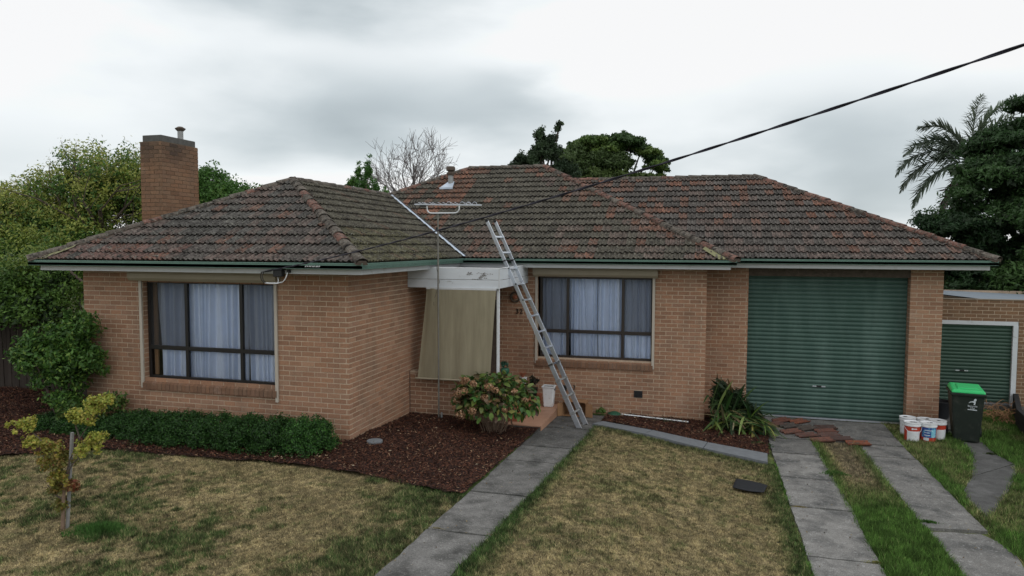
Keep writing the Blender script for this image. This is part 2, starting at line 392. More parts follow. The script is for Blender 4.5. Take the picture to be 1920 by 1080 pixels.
CURV = [(9.49, .48), (9.49, .82), (9.5, 1.26), (9.59, 1.69), (9.95, 2.4), (10.29, 3.38), (10.45, 3.98), (10.48, 4.53), (10.45, 7.9), (11.3, 7.9), (11.0, 5.2), (10.9, 4.71), (10.85, 3.98), (10.93, 3.35), (10.75, 2.81), (10.27, 1.8), (9.96, 1.24), (9.71, .74)]
HARD = [PATH, APRON, [(6.9, -7), (7.76, -7), (7.76, 4), (6.9, 4)], [(8.53, -.2), (9.36, -.2), (9.36, 4), (8.53, 4)],
        [(8.55, -7), (8.57, -.25), (9.22, -.07), (9.34, -.35), (9.4, -.9), (9.33, -7)], CURV, KERB_A+KERB_B[::-1]]

def groundcol(x, y, jit=None):
    """dry autumn lawn: straw, grey-brown thatch and green, by place"""
    x = np.asarray(x, dtype=float); y = np.asarray(y, dtype=float)
    n1 = fbm(x, y, 1.1, 3); n2 = fbm(x, y, .28, 9); n3 = fbm(x+y*.6, y, .5, 21)
    straw = np.array([.33, .270, .145]); tan = np.array([.215, .175, .090]); brown = np.array([.085, .074, .045]); green = np.array([.055, .105, .028])
    t = sst(.35, .62, n2)[..., None]; n4 = fbm(x, y, .07, 51, 3); n5 = fbm(x, y, .13, 61, 3)
    c = tan*(1-t)+straw*t
    t = sst(.46, .60, n3*.35+n4*.65)[..., None]; c = c*(1-t*.55)+brown*t*.55
    t = sst(.50, .66, n5)[..., None]; c = c*(1-t*.5)+np.array([.10, .105, .045])*t*.5
    left = x < 3.0
    g = sst(.47, .64, n1*.42+n2*.18+n5*.40)*np.where(left, .75, .34)
    # green fringe under the hedge, beside the path and beside the drive
    d_path = np.abs(x-3.62+.03*(y<-1)); g = np.maximum(g, (~left)*sst(.30, .02, x-(3.50+.03*y*.6)+.16*(n2-.5))*.95)
    g = np.maximum(g, (~left)*sst(.42, .05, 6.9-x+.3*(n2-.5))*.8)
    g = np.maximum(g, (~left)*sst(.35, .02, (2.62-.36*(x-5.2))-y+.0*n2)*.6)
    g = np.maximum(g, left*sst(.9, .1, -1.42-y+.5*(n2-.5))*sst(-1.9, -1.0, x)*sst(.42, .56, n1+.1)*.9)
    g = np.maximum(g, left*sst(-.4, .3, x-1.6+.8*(n1-.5))*sst(.4, .6, n2+.08)*.7)
    g = np.maximum(g, sst(.55, .2, np.hypot((x+.95), (y+4.05)*1.4)+.2*(n2-.5))*.9)
    # strips beside the driveway are greener
    drive = x > 6.9
    gm = sst(-.2, -1.4, y+.8*(n2-.5)-.6)*1.0
    mid = (x > 7.7) & (x < 8.6)
    gs = np.where(mid, np.maximum(sst(2.4, .2, y+1.2*(n1-.5)), sst(.30, .0, np.minimum(x-7.74, 8.55-x))*.85), .55+.45*sst(.42, .52, n1))
    gs = np.where(x > 9.3, np.maximum(gs, .6)*(1-.55*sst(.42, .58, n1)*sst(2.3, 3.6, y)*sst(10.4, 9.9, x)), gs)
    g = np.where(drive, gs, g)
    gcol = np.where(drive[..., None], np.array([.078, .155, .030]), green)
    c = c*(1-g[..., None])+gcol*g[..., None]
    soil = np.where(mid, sst(.35, .1, np.abs(x-8.22))*sst(.8, 2.2, y), 0.)[..., None]*.8
    c = c*(1-soil)+np.array([.125, .105, .085])*soil
    far = np.maximum(sst(13, 16, np.abs(x)), np.maximum(sst(9, 14, y), sst(-8, -12, y)))[..., None]
    c = c*(1-far)+np.array([.085, .10, .045])*far
    return c, g
xs = np.concatenate([[-400, -150, -60, -30, -20, -16], np.arange(-13, 14, .08), [15, 18, 24, 34, 60, 150, 400]])
ys = np.concatenate([[-300, -120, -50, -25, -14, -10], np.arange(-7, 9, .08), [10, 12, 16, 30, 60, 150, 400]])
X, Y = np.meshgrid(xs, ys); Z = zg(X, Y)+(fbm(X, Y, .5, 5)-.5)*.035*(np.abs(X) < 13)
for pl in HARD: Z = np.where(inpoly(X, Y, pl), zg(X, Y)-.03, Z)
cc, _ = groundcol(X, Y)
ny, nx = X.shape; idx = np.arange(nx*ny).reshape(ny, nx)
F = np.stack([idx[:-1, :-1], idx[:-1, 1:], idx[1:, 1:], idx[1:, :-1]], -1).reshape(-1, 4)
lawn = npmesh('lawn', np.stack([X, Y, Z], -1).reshape(-1, 3), F, cc.reshape(-1, 3), 'ground', None, 'structure', True, M=Matrix())

def bedsheet(name, poly, mname, dz, amp, step=.05):
    px = [p[0] for p in poly]; py = [p[1] for p in poly]
    gx = np.arange(min(px), max(px)+step, step); gy = np.arange(min(py), max(py)+step, step)
    X, Y = np.meshgrid(gx, gy); Zs = zg(X, Y)+dz+(fbm(X, Y, .35, 31)-.5)*amp
    ny, nx = X.shape; idx = np.arange(nx*ny).reshape(ny, nx)
    F = np.stack([idx[:-1, :-1], idx[:-1, 1:], idx[1:, 1:], idx[1:, :-1]], -1).reshape(-1, 4)
    cx = (X[:-1, :-1]+X[1:, 1:])/2; cy = (Y[:-1, :-1]+Y[1:, 1:])/2
    w = .06*(fbm(cx, cy, .3, 8)-.5)
    F = F[inpoly(cx+w, cy+w, poly).ravel()]
    used = np.unique(F); remap = np.zeros(nx*ny, int); remap[used] = np.arange(len(used))
    return npmesh(name, np.stack([X, Y, Zs], -1).reshape(-1, 3)[used], remap[F], None, mname, None, 'structure', True, M=Matrix())
bedsheet('mulch_bed', BED_L, 'mulch', .04, .07)
bedsheet('mulch_bed', BED_R, 'mulch', .04, .03)

def chips(name, polys, n, xr, yr, label):
    x = rng.uniform(*xr, n); y = rng.uniform(*yr, n); k = np.zeros(n, bool)
    for p in polys: k |= inpoly(x+.05*(rng.random(n)-.5), y+.05*(rng.random(n)-.5), p)
    x, y = x[k], y[k]; n = len(x)
    z = zg(x, y)+.045+(fbm(x, y, .35, 31)-.5)*.07+rng.uniform(0, .02, n)
    L = rng.uniform(.008, .028, n)*np.where(rng.random(n) < .06, 1.8, 1); Wd = rng.uniform(.004, .010, n)
    a = rng.uniform(0, 2*np.pi, n); tilt = rng.normal(0, .35, n); roll = rng.normal(0, .5, n)
    d = np.stack([np.cos(a)*np.cos(tilt), np.sin(a)*np.cos(tilt), np.sin(tilt)], -1)
    s = np.stack([-np.sin(a)*np.cos(roll), np.cos(a)*np.cos(roll), np.sin(roll)], -1)
    p = np.stack([x, y, z], -1)
    V = np.stack([p-d*L[:, None]-s*Wd[:, None]*.4, p-d*L[:, None]*.8+s*Wd[:, None], p+d*L[:, None]+s*Wd[:, None]*.5, p+d*L[:, None]*.7-s*Wd[:, None]], 1)
    pal = np.array([[.055, .022, .014], [.095, .036, .021], [.026, .012, .010], [.15, .066, .036], [.28, .18, .11]])
    ci = rng.choice(5, n, p=[.34, .28, .25, .10, .03]); col = pal[ci]*rng.uniform(.7, 1.25, (n, 1))
    o = npmesh(name, V.reshape(-1, 3), np.arange(4*n).reshape(-1, 4), np.repeat(col, 4, 0), 'chip', None, 'stuff')
    return props(o, label, 'mulch')
chips('bark_mulch', [BED_L], 210000, (-9, 2.7), (-3.4, 2.7), 'dark red-brown bark mulch spread round the front wing of the house')
chips('bark_mulch', [BED_R], 42000, (3.6, 7.1), (2.6, 5.6), 'dark bark mulch in the kerbed bed below the right-hand window')

# ------------------------------------------------------------------ paving: each slab its own piece
def slabs(root_name, spans, mname, joint=.012, lift=.012, thick=.09, mats=None):
    root = bpy.data.objects.new(root_name, None); link(root); root['kind'] = 'structure'
    for i, pl in enumerate(spans):
        b = MB(); jit = rnd.uniform(-.004, .004)
        cx = sum(p[0] for p in pl)/len(pl); cy = sum(p[1] for p in pl)/len(pl)
        dn = [(x+(cx-x)*joint/max(.2, math.hypot(x-cx, y-cy)), y+(cy-y)*joint/max(.2, math.hypot(x-cx, y-cy))) for x, y in pl]
        dd = []
        for q in range(len(dn)):
            (xa, ya), (xb, yb) = dn[q], dn[(q+1) % len(dn)]; L_ = math.hypot(xb-xa, yb-ya); m_ = max(1, int(L_/.13))
            for w_ in range(m_):
                t_ = w_/m_; px, py = xa+(xb-xa)*t_, ya+(yb-ya)*t_; k_ = rnd.uniform(0, .028)*(1 if w_ else .6); r_ = math.hypot(px-cx, py-cy)
                dd.append((px+(cx-px)/r_*k_, py+(cy-py)/r_*k_))
        tone = rnd.uniform(.80, 1.15)*(.72 if (root_name == 'driveway' and cy > 3.3) else 1)*(.8 if (root_name == 'garden_path' and cy > 1.3) else 1)
        dn = dd
        b.poly(dn, lambda x, y: zf(x, y)-thick, lambda x, y: zf(x, y)+lift+jit, (tone, tone, tone))
        b.build('slab', mname, root)
    return root
def xl(y): return 2.61 if y > -2 else 2.60
def xr(y): return 3.46+(y+1.5)*.041 if y > -1.5 else 3.46+(y+1.5)*.05
yj = [4.45, 2.9, 1.3, .28, -1.47, -3.0, -4.6, -6.9]
slabs('garden_path', [[(xl(b), b), (xr(b), b), (xr(a), a), (xl(a), a)] for a, b in zip(yj[:-1], yj[1:])], 'conc')
yj = [3.95, 2.95, 1.55, .2, -1.5, -3.1, -4.8, -6.8]
s1 = [[(6.92, b), (7.76+.02*math.sin(b*9), b), (7.76+.02*math.sin(a*9), a), (6.92, a)] for a, b in zip(yj[:-1], yj[1:])]
s2 = [[(8.53, 3.18), (9.36, 3.18), (9.37, 3.95), (8.50, 3.95)], [(8.56, -.17), (9.0, -.12), (9.34, -.08), (9.36, 3.16), (8.53, 3.16)],
      [(8.57, -3.2), (9.33, -3.2), (9.33, -1.3), (9.40, -.8), (9.34, -.38), (9.22, -.16), (8.9, -.2), (8.58, -.27)]]
slabs('driveway', [[(6.93, 3.99), (9.38, 3.99), (9.41, 5.74), (6.93, 5.74)]]+s1+s2, 'conc2')
slabs('side_path', [CURV[:5]+CURV[13:], CURV[4:8]+CURV[11:14], [CURV[7], CURV[8], CURV[9], CURV[11]]], 'asph', .006)
kb = thing('garden_kerb', 'low grey concrete kerb edging the mulch bed below the right-hand window', 'kerb', (5.2, 3, -.35))
for k in range(3):
    t0, t1 = k/3, (k+1)/3-.004
    lp = lambda A, t: (A[0][0]+(A[1][0]-A[0][0])*t, A[0][1]+(A[1][1]-A[0][1])*t)
    b = MB(); b.poly([lp(KERB_A, t0), lp(KERB_A, t1), lp(KERB_B, t1), lp(KERB_B, t0)], lambda x, y: zf(x, y)-.1, lambda x, y: zf(x, y)+.055)
    b.build('kerb_section', 'kerb', kb)

# ------------------------------------------------------------------ grass blades
def grass(name, label, polys, n, xr_, yr_, h=(.015, .035), excl=HARD, wide=.0052, only=None, nott=None):
    x = rng.uniform(*xr_, n); y = rng.uniform(*yr_, n)
    k = np.zeros(n, bool)
    for p in polys: k |= inpoly(x, y, p)
    if only: k &= inpoly(x, y, only)
    if nott: k &= ~inpoly(x, y, nott)
    e = .030
    for p in excl: k &= ~inpoly(x+rng.normal(0, e, n), y+rng.normal(0, e, n), p)
    x, y = x[k], y[k]
    col, g = groundcol(x, y); k = rng.random(len(x)) < (.35+.65*g)
    x, y, col, g = x[k], y[k], col[k], g[k]; n = len(x)
    pal = np.where((rng.random(n) < g*.9+.08)[:, None], np.where((x > 6.9)[:, None], np.array([.105, .205, .045]), np.array([.062, .125, .034])), np.array([.41, .34, .19]))
    cl = (.50+.95*sst(.28, .72, fbm(x, y, .055, 91, 2))+.25*(fbm(x, y, .6, 97, 3)-.5))[:, None]
    col = (col*.6+pal*.4)*cl*rng.uniform(.45, 1.7, (n, 1))
    H = rng.uniform(*h, n)*1.5*(.6+.8*g)*(.7+.9*fbm(x, y, .22, 77)); a = rng.uniform(0, 2*np.pi, n); lean = rng.uniform(.2, 1.3, n)
    z = zg(x, y)+(fbm(x, y, .5, 5)-.5)*.035-.004
    p = np.stack([x, y, z], -1); s = np.stack([np.cos(a), np.sin(a), 0*a], -1)*wide*rng.uniform(.7, 1.3, (n, 1))
    b = rng.uniform(0, 2*np.pi, n); top = p+np.stack([np.cos(b)*np.sin(lean)*H, np.sin(b)*np.sin(lean)*H, np.cos(lean)*H+.004], -1)
    V = np.stack([p-s, p+s, top], 1).reshape(-1, 3)
    o = npmesh(name, V, np.arange(3*n).reshape(-1, 3), np.repeat(col, 3, 0), 'blade', None, 'stuff')
    return props(o, label, 'grass')
LAWN_L = [(-9, -6.5), (2.6, -6.5), (2.6, -1.66), (1.4, -1.46), (.24, -1.3), (-1.6, -1.33), (-3.63, -1.44), (-4.83, -2.14), (-7, -2.85), (-9, -3.1)]
LAWN_M = [(3.2, -6.5), (6.95, -6.5), (6.95, 2.2), (6.8, 2.2), (3.55, 3.38), (3.3, -1)]
VIS_L = [(-6.2, -1.5), (-1.8, -5.3), (2.7, -5.3), (2.7, -1.2), (-6.2, -1.2)]
def grass2(label, poly, dense, nd, xr_, yr_, ns, xs_, ys_, h=(.015, .035), wide=.0052):
    grass('grass', label, poly, nd, xr_, yr_, h, wide=wide, only=dense)
    grass('grass', label+', outer part towards the street and fence', poly, ns, xs_, ys_, h, wide=wide*1.5, nott=dense)
grass2('patchy dry straw-brown lawn left of the garden path', [LAWN_L], VIS_L, 480000, (-6.2, 2.7), (-5.3, -1.2), 60000, (-9, 2.7), (-6.5, -1.2))
grass2('dry yellowed lawn with green edges between path and driveway', [LAWN_M], [(3, -4.7), (7, -4.7), (7, 3.6), (3, 3.6)], 430000, (3.2, 7), (-4.7, 3.5), 20000, (3.2, 7), (-6.5, -4.6))
grass('grass', 'green grass strip between the two concrete wheel tracks', [[(7.7, -4), (8.6, -4), (8.6, 4), (7.7, 4)]], 110000, (7.7, 8.6), (-4, 4.0), (.02, .05))
grass('grass', 'lush green grass right of the driveway by the wheelie bin', [[(9.3, -2), (12.6, -2), (12.6, 7.5), (9.38, 7.5)]], 300000, (9.3, 12.6), (-2, 7.5), (.02, .055))
# loose straw and green tufts growing in the joints
def tuft(cx, cy, r, n, h, colr, name='grass_tuft', label='', sq=1., cat='weed', parent=None, wide=.005):
    a = rng.uniform(0, 2*np.pi, n); rr = r*rng.random(n)**.75*(.6+.5*np.sin(a*3+cx*7)**2+.25*np.sin(a*7+cy*5)); x = cx+rr*np.cos(a); y = cy+rr*np.sin(a)*sq
    z = zg(x, y); H = rng.uniform(.5, 1, n)*h*(1.2-rr/r*.7); b = rng.uniform(0, 2*np.pi, n); ln = rng.uniform(.1, 1.1, n)
    p = np.stack([x, y, z], -1); s = np.stack([np.cos(a), np.sin(a), 0*a], -1)*wide*rng.uniform(.6, 1.2, (n, 1))
    mid = p+np.stack([np.cos(b)*np.sin(ln*.5)*H*.5, np.sin(b)*np.sin(ln*.5)*H*.5, np.cos(ln*.5)*H*.5], -1)
    top = mid+np.stack([np.cos(b)*np.sin(ln)*H*.5, np.sin(b)*np.sin(ln)*H*.5, np.cos(ln)*H*.4], -1)
    V = np.stack([p-s, p+s, mid+s*.8, top, mid-s*.8], 1).reshape(-1, 3)
    F = np.arange(5*n).reshape(-1, 5); col = np.array(colr)*rng.uniform(.6, 1.4, (n, 1))
    o = npmesh(name, V, F, np.repeat(col, 5, 0), 'blade', parent, None if parent else 'stuff')
    return props(o, label, cat) if not parent else o
G1 = (.065, .16, .035); ST = (.30, .225, .10)
tuft(-1.0, -4.05, .42, 1500, .13, G1, label='longer bright green grass round the foot of the maple sapling', sq=.6, cat='grass', name='grass')
tuft(3.42, -2.95, .16, 260, .03, ST, label='dry straw tuft growing in the path joint nearest the street', sq=.25)
tuft(2.72, -2.95, .14, 200, .03, (.24, .20, .08), label='yellow straw tuft at the left end of the path joint', sq=.25)
tuft(7.72, -1.47, .22, 380, .04, (.26, .25, .07), label='yellowing tuft in the joint of the left wheel track', sq=.25)
tuft(7.05, .2, .16, 220, .03, (.28, .23, .09), label='straw tuft on the left edge of the left wheel track', sq=.3)
tuft(7.85, .35, .14, 200, .04, (.27, .17, .07), label='orange-brown tuft beside the left wheel track', sq=.5)
tuft(7.82, 1.9, .22, 700, .09, G1, label='thick green weed tuft on the edge of the left wheel track', sq=.8)
tuft(8.65, .05, .22, 400, .07, (.05, .13, .02), label='green tuft in the joint of the right wheel track', sq=.3)
tuft(6.15, 3.25, .13, 260, .07, (.03, .075, .025), label='small green weed in the mulch near the kerb', sq=1)
tuft(6.75, 3.35, .24, 700, .10, (.035, .11, .03), label='bright green weed clump in the mulch at the drive end of the kerb', sq=.9)
tuft(5.9, 3.75, .2, 420, .06, (.03, .07, .022), label='low green weeds in the mulch below the strap-leaved clump', sq=.7)
tuft(9.9, 4.5, .30, 900, .10, (.03, .075, .02), label='dark rough grass between the bin and the paint pails', sq=.8)
tuft(-6.0, -2.35, .14, 250, .08, (.035, .07, .03), label='small green tuft at the lawn edge far left of the house', sq=.8)
tuft(10.75, 3.9, .14, 250, .06, (.06, .085, .03), label='tuft growing on the curved dark side path', sq=.5)

# ------------------------------------------------------------------ HOUSE
HOUSE = thing('brick_house', 'long single-storey pinkish-tan brick house with weathered tiled hip roof', 'house', (2, 4, -.3))
CO = .086; ZC0 = .049
BR_PAL = [(.350, .197, .124), (.334, .184, .115), (.362, .214, .138), (.318, .183, .118), (.338, .198, .132), (.356, .198, .122), (.292, .164, .104), (.350, .212, .140)]
def brick_col():
    c = rnd.choice(BR_PAL); k = rnd.uniform(.90, 1.07); return (c[0]*k, c[1]*k, c[2]*k)
brick_mesh = {}
def full_brick_mesh(k):
    if k in brick_mesh: return brick_mesh[k]
    r = random.Random(k); b = MB(); L, H = .1135, .0365
    j = lambda s: r.uniform(-s, s)
    o = .004+.003*r.random()
    p = [(-L, 0, -H), (L, 0, -H), (L, .02, -H), (-L, .02, -H), (-L, 0, H), (L, 0, H), (L, .02, H), (-L, .02, H)]
    # slightly worn arris: front face inset
    f = [(-L+.002+j(.001), -o, -H+.002), (L-.002+j(.001), -o+j(.0015), -H+.002), (L-.002, -o, H-.002+j(.001)), (-L+.002, -o+j(.0015), H-.002)]
    b.add(p[:2]+p[4:6]+f, [(0, 1, 5, 4), (1, 3, 6, 5), (3, 2, 7, 6), (2, 0, 4, 7), (4, 5, 6, 7)])
    me = bpy.data.meshes.new('brick'); me.from_pydata(b.v, [], b.f)
    a = me.color_attributes.new('Col', 'FLOAT_COLOR', 'POINT'); a.data.foreach_set('color', [1.]*(4*len(b.v)))
    me.materials.append(MT['brick']); me.update(); brick_mesh[k] = me; return me
SINGLE = []      # candidate full bricks: (priority, wall, matrix, colour)
def brickwall(name, parent, org, ang, length, z0, z1, opens=(), thick=.11, start=0, colf=brick_col, single=False, wall=None, ends=True):
    """org = lower left corner seen from outside; ang = direction of travel; outward = right-hand side of travel"""
    d = Vector((math.cos(ang), math.sin(ang), 0)); nrm = Vector((d.y, -d.x, 0))
    M = Matrix.Translation((org[0], org[1], 0)) @ Matrix.Rotation(ang, 4, 'Z')   # local x along, -y outward
    P = lambda u, o, z: M @ Vector((u, -o, z))
    if wall is None:
        us = sorted({0, length, *[o[0] for o in opens], *[o[1] for o in opens]}); zs = sorted({z0, z1, *[o[2] for o in opens], *[o[3] for o in opens]})
        us = [u for u in us if 0 <= u <= length]; zs = [z for z in zs if z0 <= z <= z1]
        w = MB()
        for a, b in zip(us[:-1], us[1:]):
            for c, e in zip(zs[:-1], zs[1:]):
                um, zm = (a+b)/2, (c+e)/2
                if any(o[0] < um < o[1] and o[2] < zm < o[3] for o in opens): continue
                w.hexa([P(a, -.0035, c), P(b, -.0035, c), P(b, -thick, c), P(a, -thick, c), P(a, -.0035, e), P(b, -.0035, e), P(b, -thick, e), P(a, -thick, e)])
        wall = w.build(name, 'mortar', parent)
    st = MB(); k0 = int(math.floor((z0-ZC0)/CO)); k = k0; cnt = 0
    while ZC0+k*CO < z1-.01:
        a_z, b_z = ZC0+k*CO+.0065, ZC0+(k+1)*CO-.0065; k += 1
        za, zb = max(a_z, z0), min(b_z, z1)
        if zb-za < .015: continue
        zm = (za+zb)/2; u = -.24 + (.12 if (k+start) % 2 else 0)
        while u < length:
            ua, ub = max(u, 0)+(.0065 if u > 0 else 0), min(u+.24, length)-(.0065 if u+.24 < length else 0); u += .24
            if ub-ua < .02: continue
            segs = [(ua, ub)]
            for o in opens:
                if o[2] < zm < o[3]:
                    ns = []
                    for s in segs:
                        if s[1] <= o[0] or s[0] >= o[1]: ns.append(s); continue
                        if s[0] < o[0]: ns.append((s[0], o[0]))
                        if s[1] > o[1]: ns.append((o[1], s[1]))
                    segs = ns
            for s in segs:
                if s[1]-s[0] < .015: continue
                c = colf(); full = s[1]-s[0] > .2265 and zb-za > .0725
                if single and full:
                    cen = P((s[0]+s[1])/2, -.004, zm)
                    SINGLE.append(((cen-CAM).length/max(.2, abs((CAM-cen).normalized().dot(nrm)))**.5, wall, Matrix.Translation(cen) @ Matrix.Rotation(ang, 4, 'Z'), c, (M, s, za, zb)))
                    continue
                addbrick(st, M, s, za, zb, c)
    if single: STUFF.append((wall, st))
    elif st.v: st.build('brickwork', 'brick', wall, 'stuff')
    return wall
def addbrick(st, M, s, za, zb, c):
    o = .001+rnd.uniform(0, .003); j = lambda: rnd.uniform(-.0012, .0012)
    i = .0022
    pts = [(s[0], -.008, za), (s[1], -.008, za), (s[0], -.008, zb), (s[1], -.008, zb), (s[0]+i+j(), o, za+i), (s[1]-i+j(), o+j(), za+i), (s[1]-i, o, zb-i+j()), (s[0]+i, o+j(), zb-i)]
    st.add([M @ Vector((u, -q, z)) for u, q, z in pts], [(0, 1, 5, 4), (1, 3, 6, 5), (3, 2, 7, 6), (2, 0, 4, 7), (4, 5, 6, 7)], c)
STUFF = []
ZT = 2.85
# wing front (looks at the street), wing side (looks right), main wall, recess, pier
W1 = (-4.12, -1.37, .88, 2.66); W2 = (2.12, 4.66, .84, 2.64)
brickwall('wall', HOUSE, (-5.45, 0), 0, 5.45, -.25, ZT, [(W1[0]+5.45, W1[1]+5.45, W1[2], W1[3])], single=True, start=1)
brickwall('wall', HOUSE, (0, 0), math.pi/2, 4.65, -.45, ZT, single=True)
brickwall('wall', HOUSE, (-5.45, 11.5), -math.pi/2, 11.5, -.3, ZT)
brickwall('wall', HOUSE, (0, 4.654), 0, 5.735, -.6, ZT, [(W2[0], W2[1], W2[2], W2[3]), (4.28, 4.44, .07, .20), (.35, 1.25, .0, 2.1)])
brickwall('wall', HOUSE, (5.735, 4.654), math.pi/2, .93, -.6, ZT)
brickwall('wall', HOUSE, (5.735, 5.586), 0, .88, -.6, ZT)
brickwall('wall', HOUSE, (6.615, 5.586), math.pi/2, .19, -.6, ZT, start=1)
brickwall('wall', HOUSE, (9.78, 5.578), 0, .597, -.6, ZT, thick=.2)
brickwall('wall', HOUSE, (9.78, 5.79), -math.pi/2, .205, -.6, ZT, start=1)
brickwall('wall', HOUSE, (10.377, 5.578), math.pi/2, 6.5, -.6, ZT, start=1)
# window reveals
for (a, b, c, e), y in ((W1, 0), (W2, 4.654)):
    brickwall('reveal', HOUSE, (a, y+.004), math.pi/2, .11, c, e, thick=.05)
    brickwall('reveal', HOUSE, (b, y+.11), -math.pi/2, .106, c, e, thick=.05)
# the rear outline, so the house is a closed body
b = MB(); b.box(-5.45, 5.74, 11.4, 11.5, -.5, ZT); b.box(5.74, 10.37, 11.9, 12.0, -.5, ZT); b.build('wall', 'mortar', HOUSE)
SINGLE.sort(key=lambda t: t[0])
def hidden_by_hedge(m): p = m.translation; return p.y < .05 and p.z < .5 and p.x < -.05
vis = [s for s in SINGLE if not hidden_by_hedge(s[2])]
chosen = vis[:296]; chosen_ids = {id(s) for s in chosen}
for i, s in enumerate(chosen): inst(full_brick_mesh(i % 14), 'brick', s[1], s[2], s[3])
stuffof = {w.name: st for w, st in STUFF}
for s in SINGLE:
    if id(s) in chosen_ids: continue
    addbrick(stuffof[s[1].name], *s[4], s[3])
for w, st in STUFF: st.build('brickwork', 'brick', w, 'stuff')

# soffits
b = MB()
b.box(-5.93, .46, -.462, -.006+.0, 2.853, 2.87); b.box(.008, .46, 0, 4.2, 2.853, 2.87); b.box(.46, 6.18, 4.22, 4.65, 2.853, 2.87)
b.box(5.74, 6.18, 4.65, 5.2, 2.853, 2.87); b.box(5.745, 11.04, 5.2, 5.58, 2.856, 2.87); b.box(10.385, 11.04, 5.58, 13.3, 2.856, 2.87); b.box(-5.93, -5.46, -.0, 14, 2.853, 2.87)
b.build('soffit', 'soffit', HOUSE)
b = MB(); b.box(6.617, 9.78, 5.60, 5.72, 2.68, 2.85); b.build('lintel', 'bark', HOUSE)

# fascia and gutter: swept along the eave lines (outer side right of travel)
def sweep(name, pts, prof, m, parent, closed_ends=True):
    n = len(pts); P = [Vector((*p, 0)) for p in pts]; rows = []
    for i in range(n):
        ds = []
        if i > 0: ds.append((P[i]-P[i-1]).normalized())
        if i < n-1: ds.append((P[i+1]-P[i]).normalized())
        ns = [Vector((d.y, -d.x, 0)) for d in ds]
        if len(ns) == 2: mm = (ns[0]+ns[1]); mm = mm/ (mm.length_squared/2) * 1.0 if mm.length else ns[0]
        else: mm = ns[0]
        rows.append([P[i]+mm*o+Vector((0, 0, z)) for o, z in prof])
    k = len(prof); vs = [v for r in rows for v in r]; fs = []
    for i in range(n-1):
        for j in range(k): j2 = (j+1) % k; fs.append((i*k+j, (i+1)*k+j, (i+1)*k+j2, i*k+j2))
    fs.append(tuple(range(k))); fs.append(tuple((n-1)*k+j for j in range(k-1, -1, -1)))
    b = MB(); b.add(vs, fs); return b.build(name, m, parent)
fprof = [(-.025, 2.845), (0, 2.845), (0, 3.0), (-.025, 3.0)]
gp = [(-.105, 3.000), (-.105, 2.935), (-.02, 2.930), (.0, 2.936), (.0, 3.008), (.004, 3.014), (.004, 3.030), (-.012, 3.032), (-.016, 2.995), (-.09, 2.945), (-.095, 3.000)]
# travel so that outward is on the right: front walls run +X
sweep('fascia', [(-5.90, 13.9), (-5.90, -.469), (.469, -.469), (.469, 4.21), (6.187, 4.21), (6.187, 5.16)], fprof, 'white', HOUSE)
sweep('fascia', [(6.19, 5.18), (11.05, 5.18), (11.05, 13.3)], [(o, z+.02) for o, z in fprof], 'white', HOUSE)
sweep('gutter', [(-6.03, 13.9), (-6.03, -.60), (.567, -.60), (.567, 4.114), (6.297, 4.114), (6.297, 5.07)], gp, 'gutter', HOUSE)
sweep('gutter', [(6.30, 5.08), (11.159, 5.08), (11.159, 13.4)], [(o, z+.022) for o, z in gp], 'gutter', HOUSE)
b = MB()
for i in range(9): b.beam((-.42+.03*i+rnd.uniform(-.01, .01), -.6075, 2.965), (-.40+.03*i, -.6075, 2.985), .012, .003, (0, 1, 0))
b.build('gutter_scrape', 'white', HOUSE)

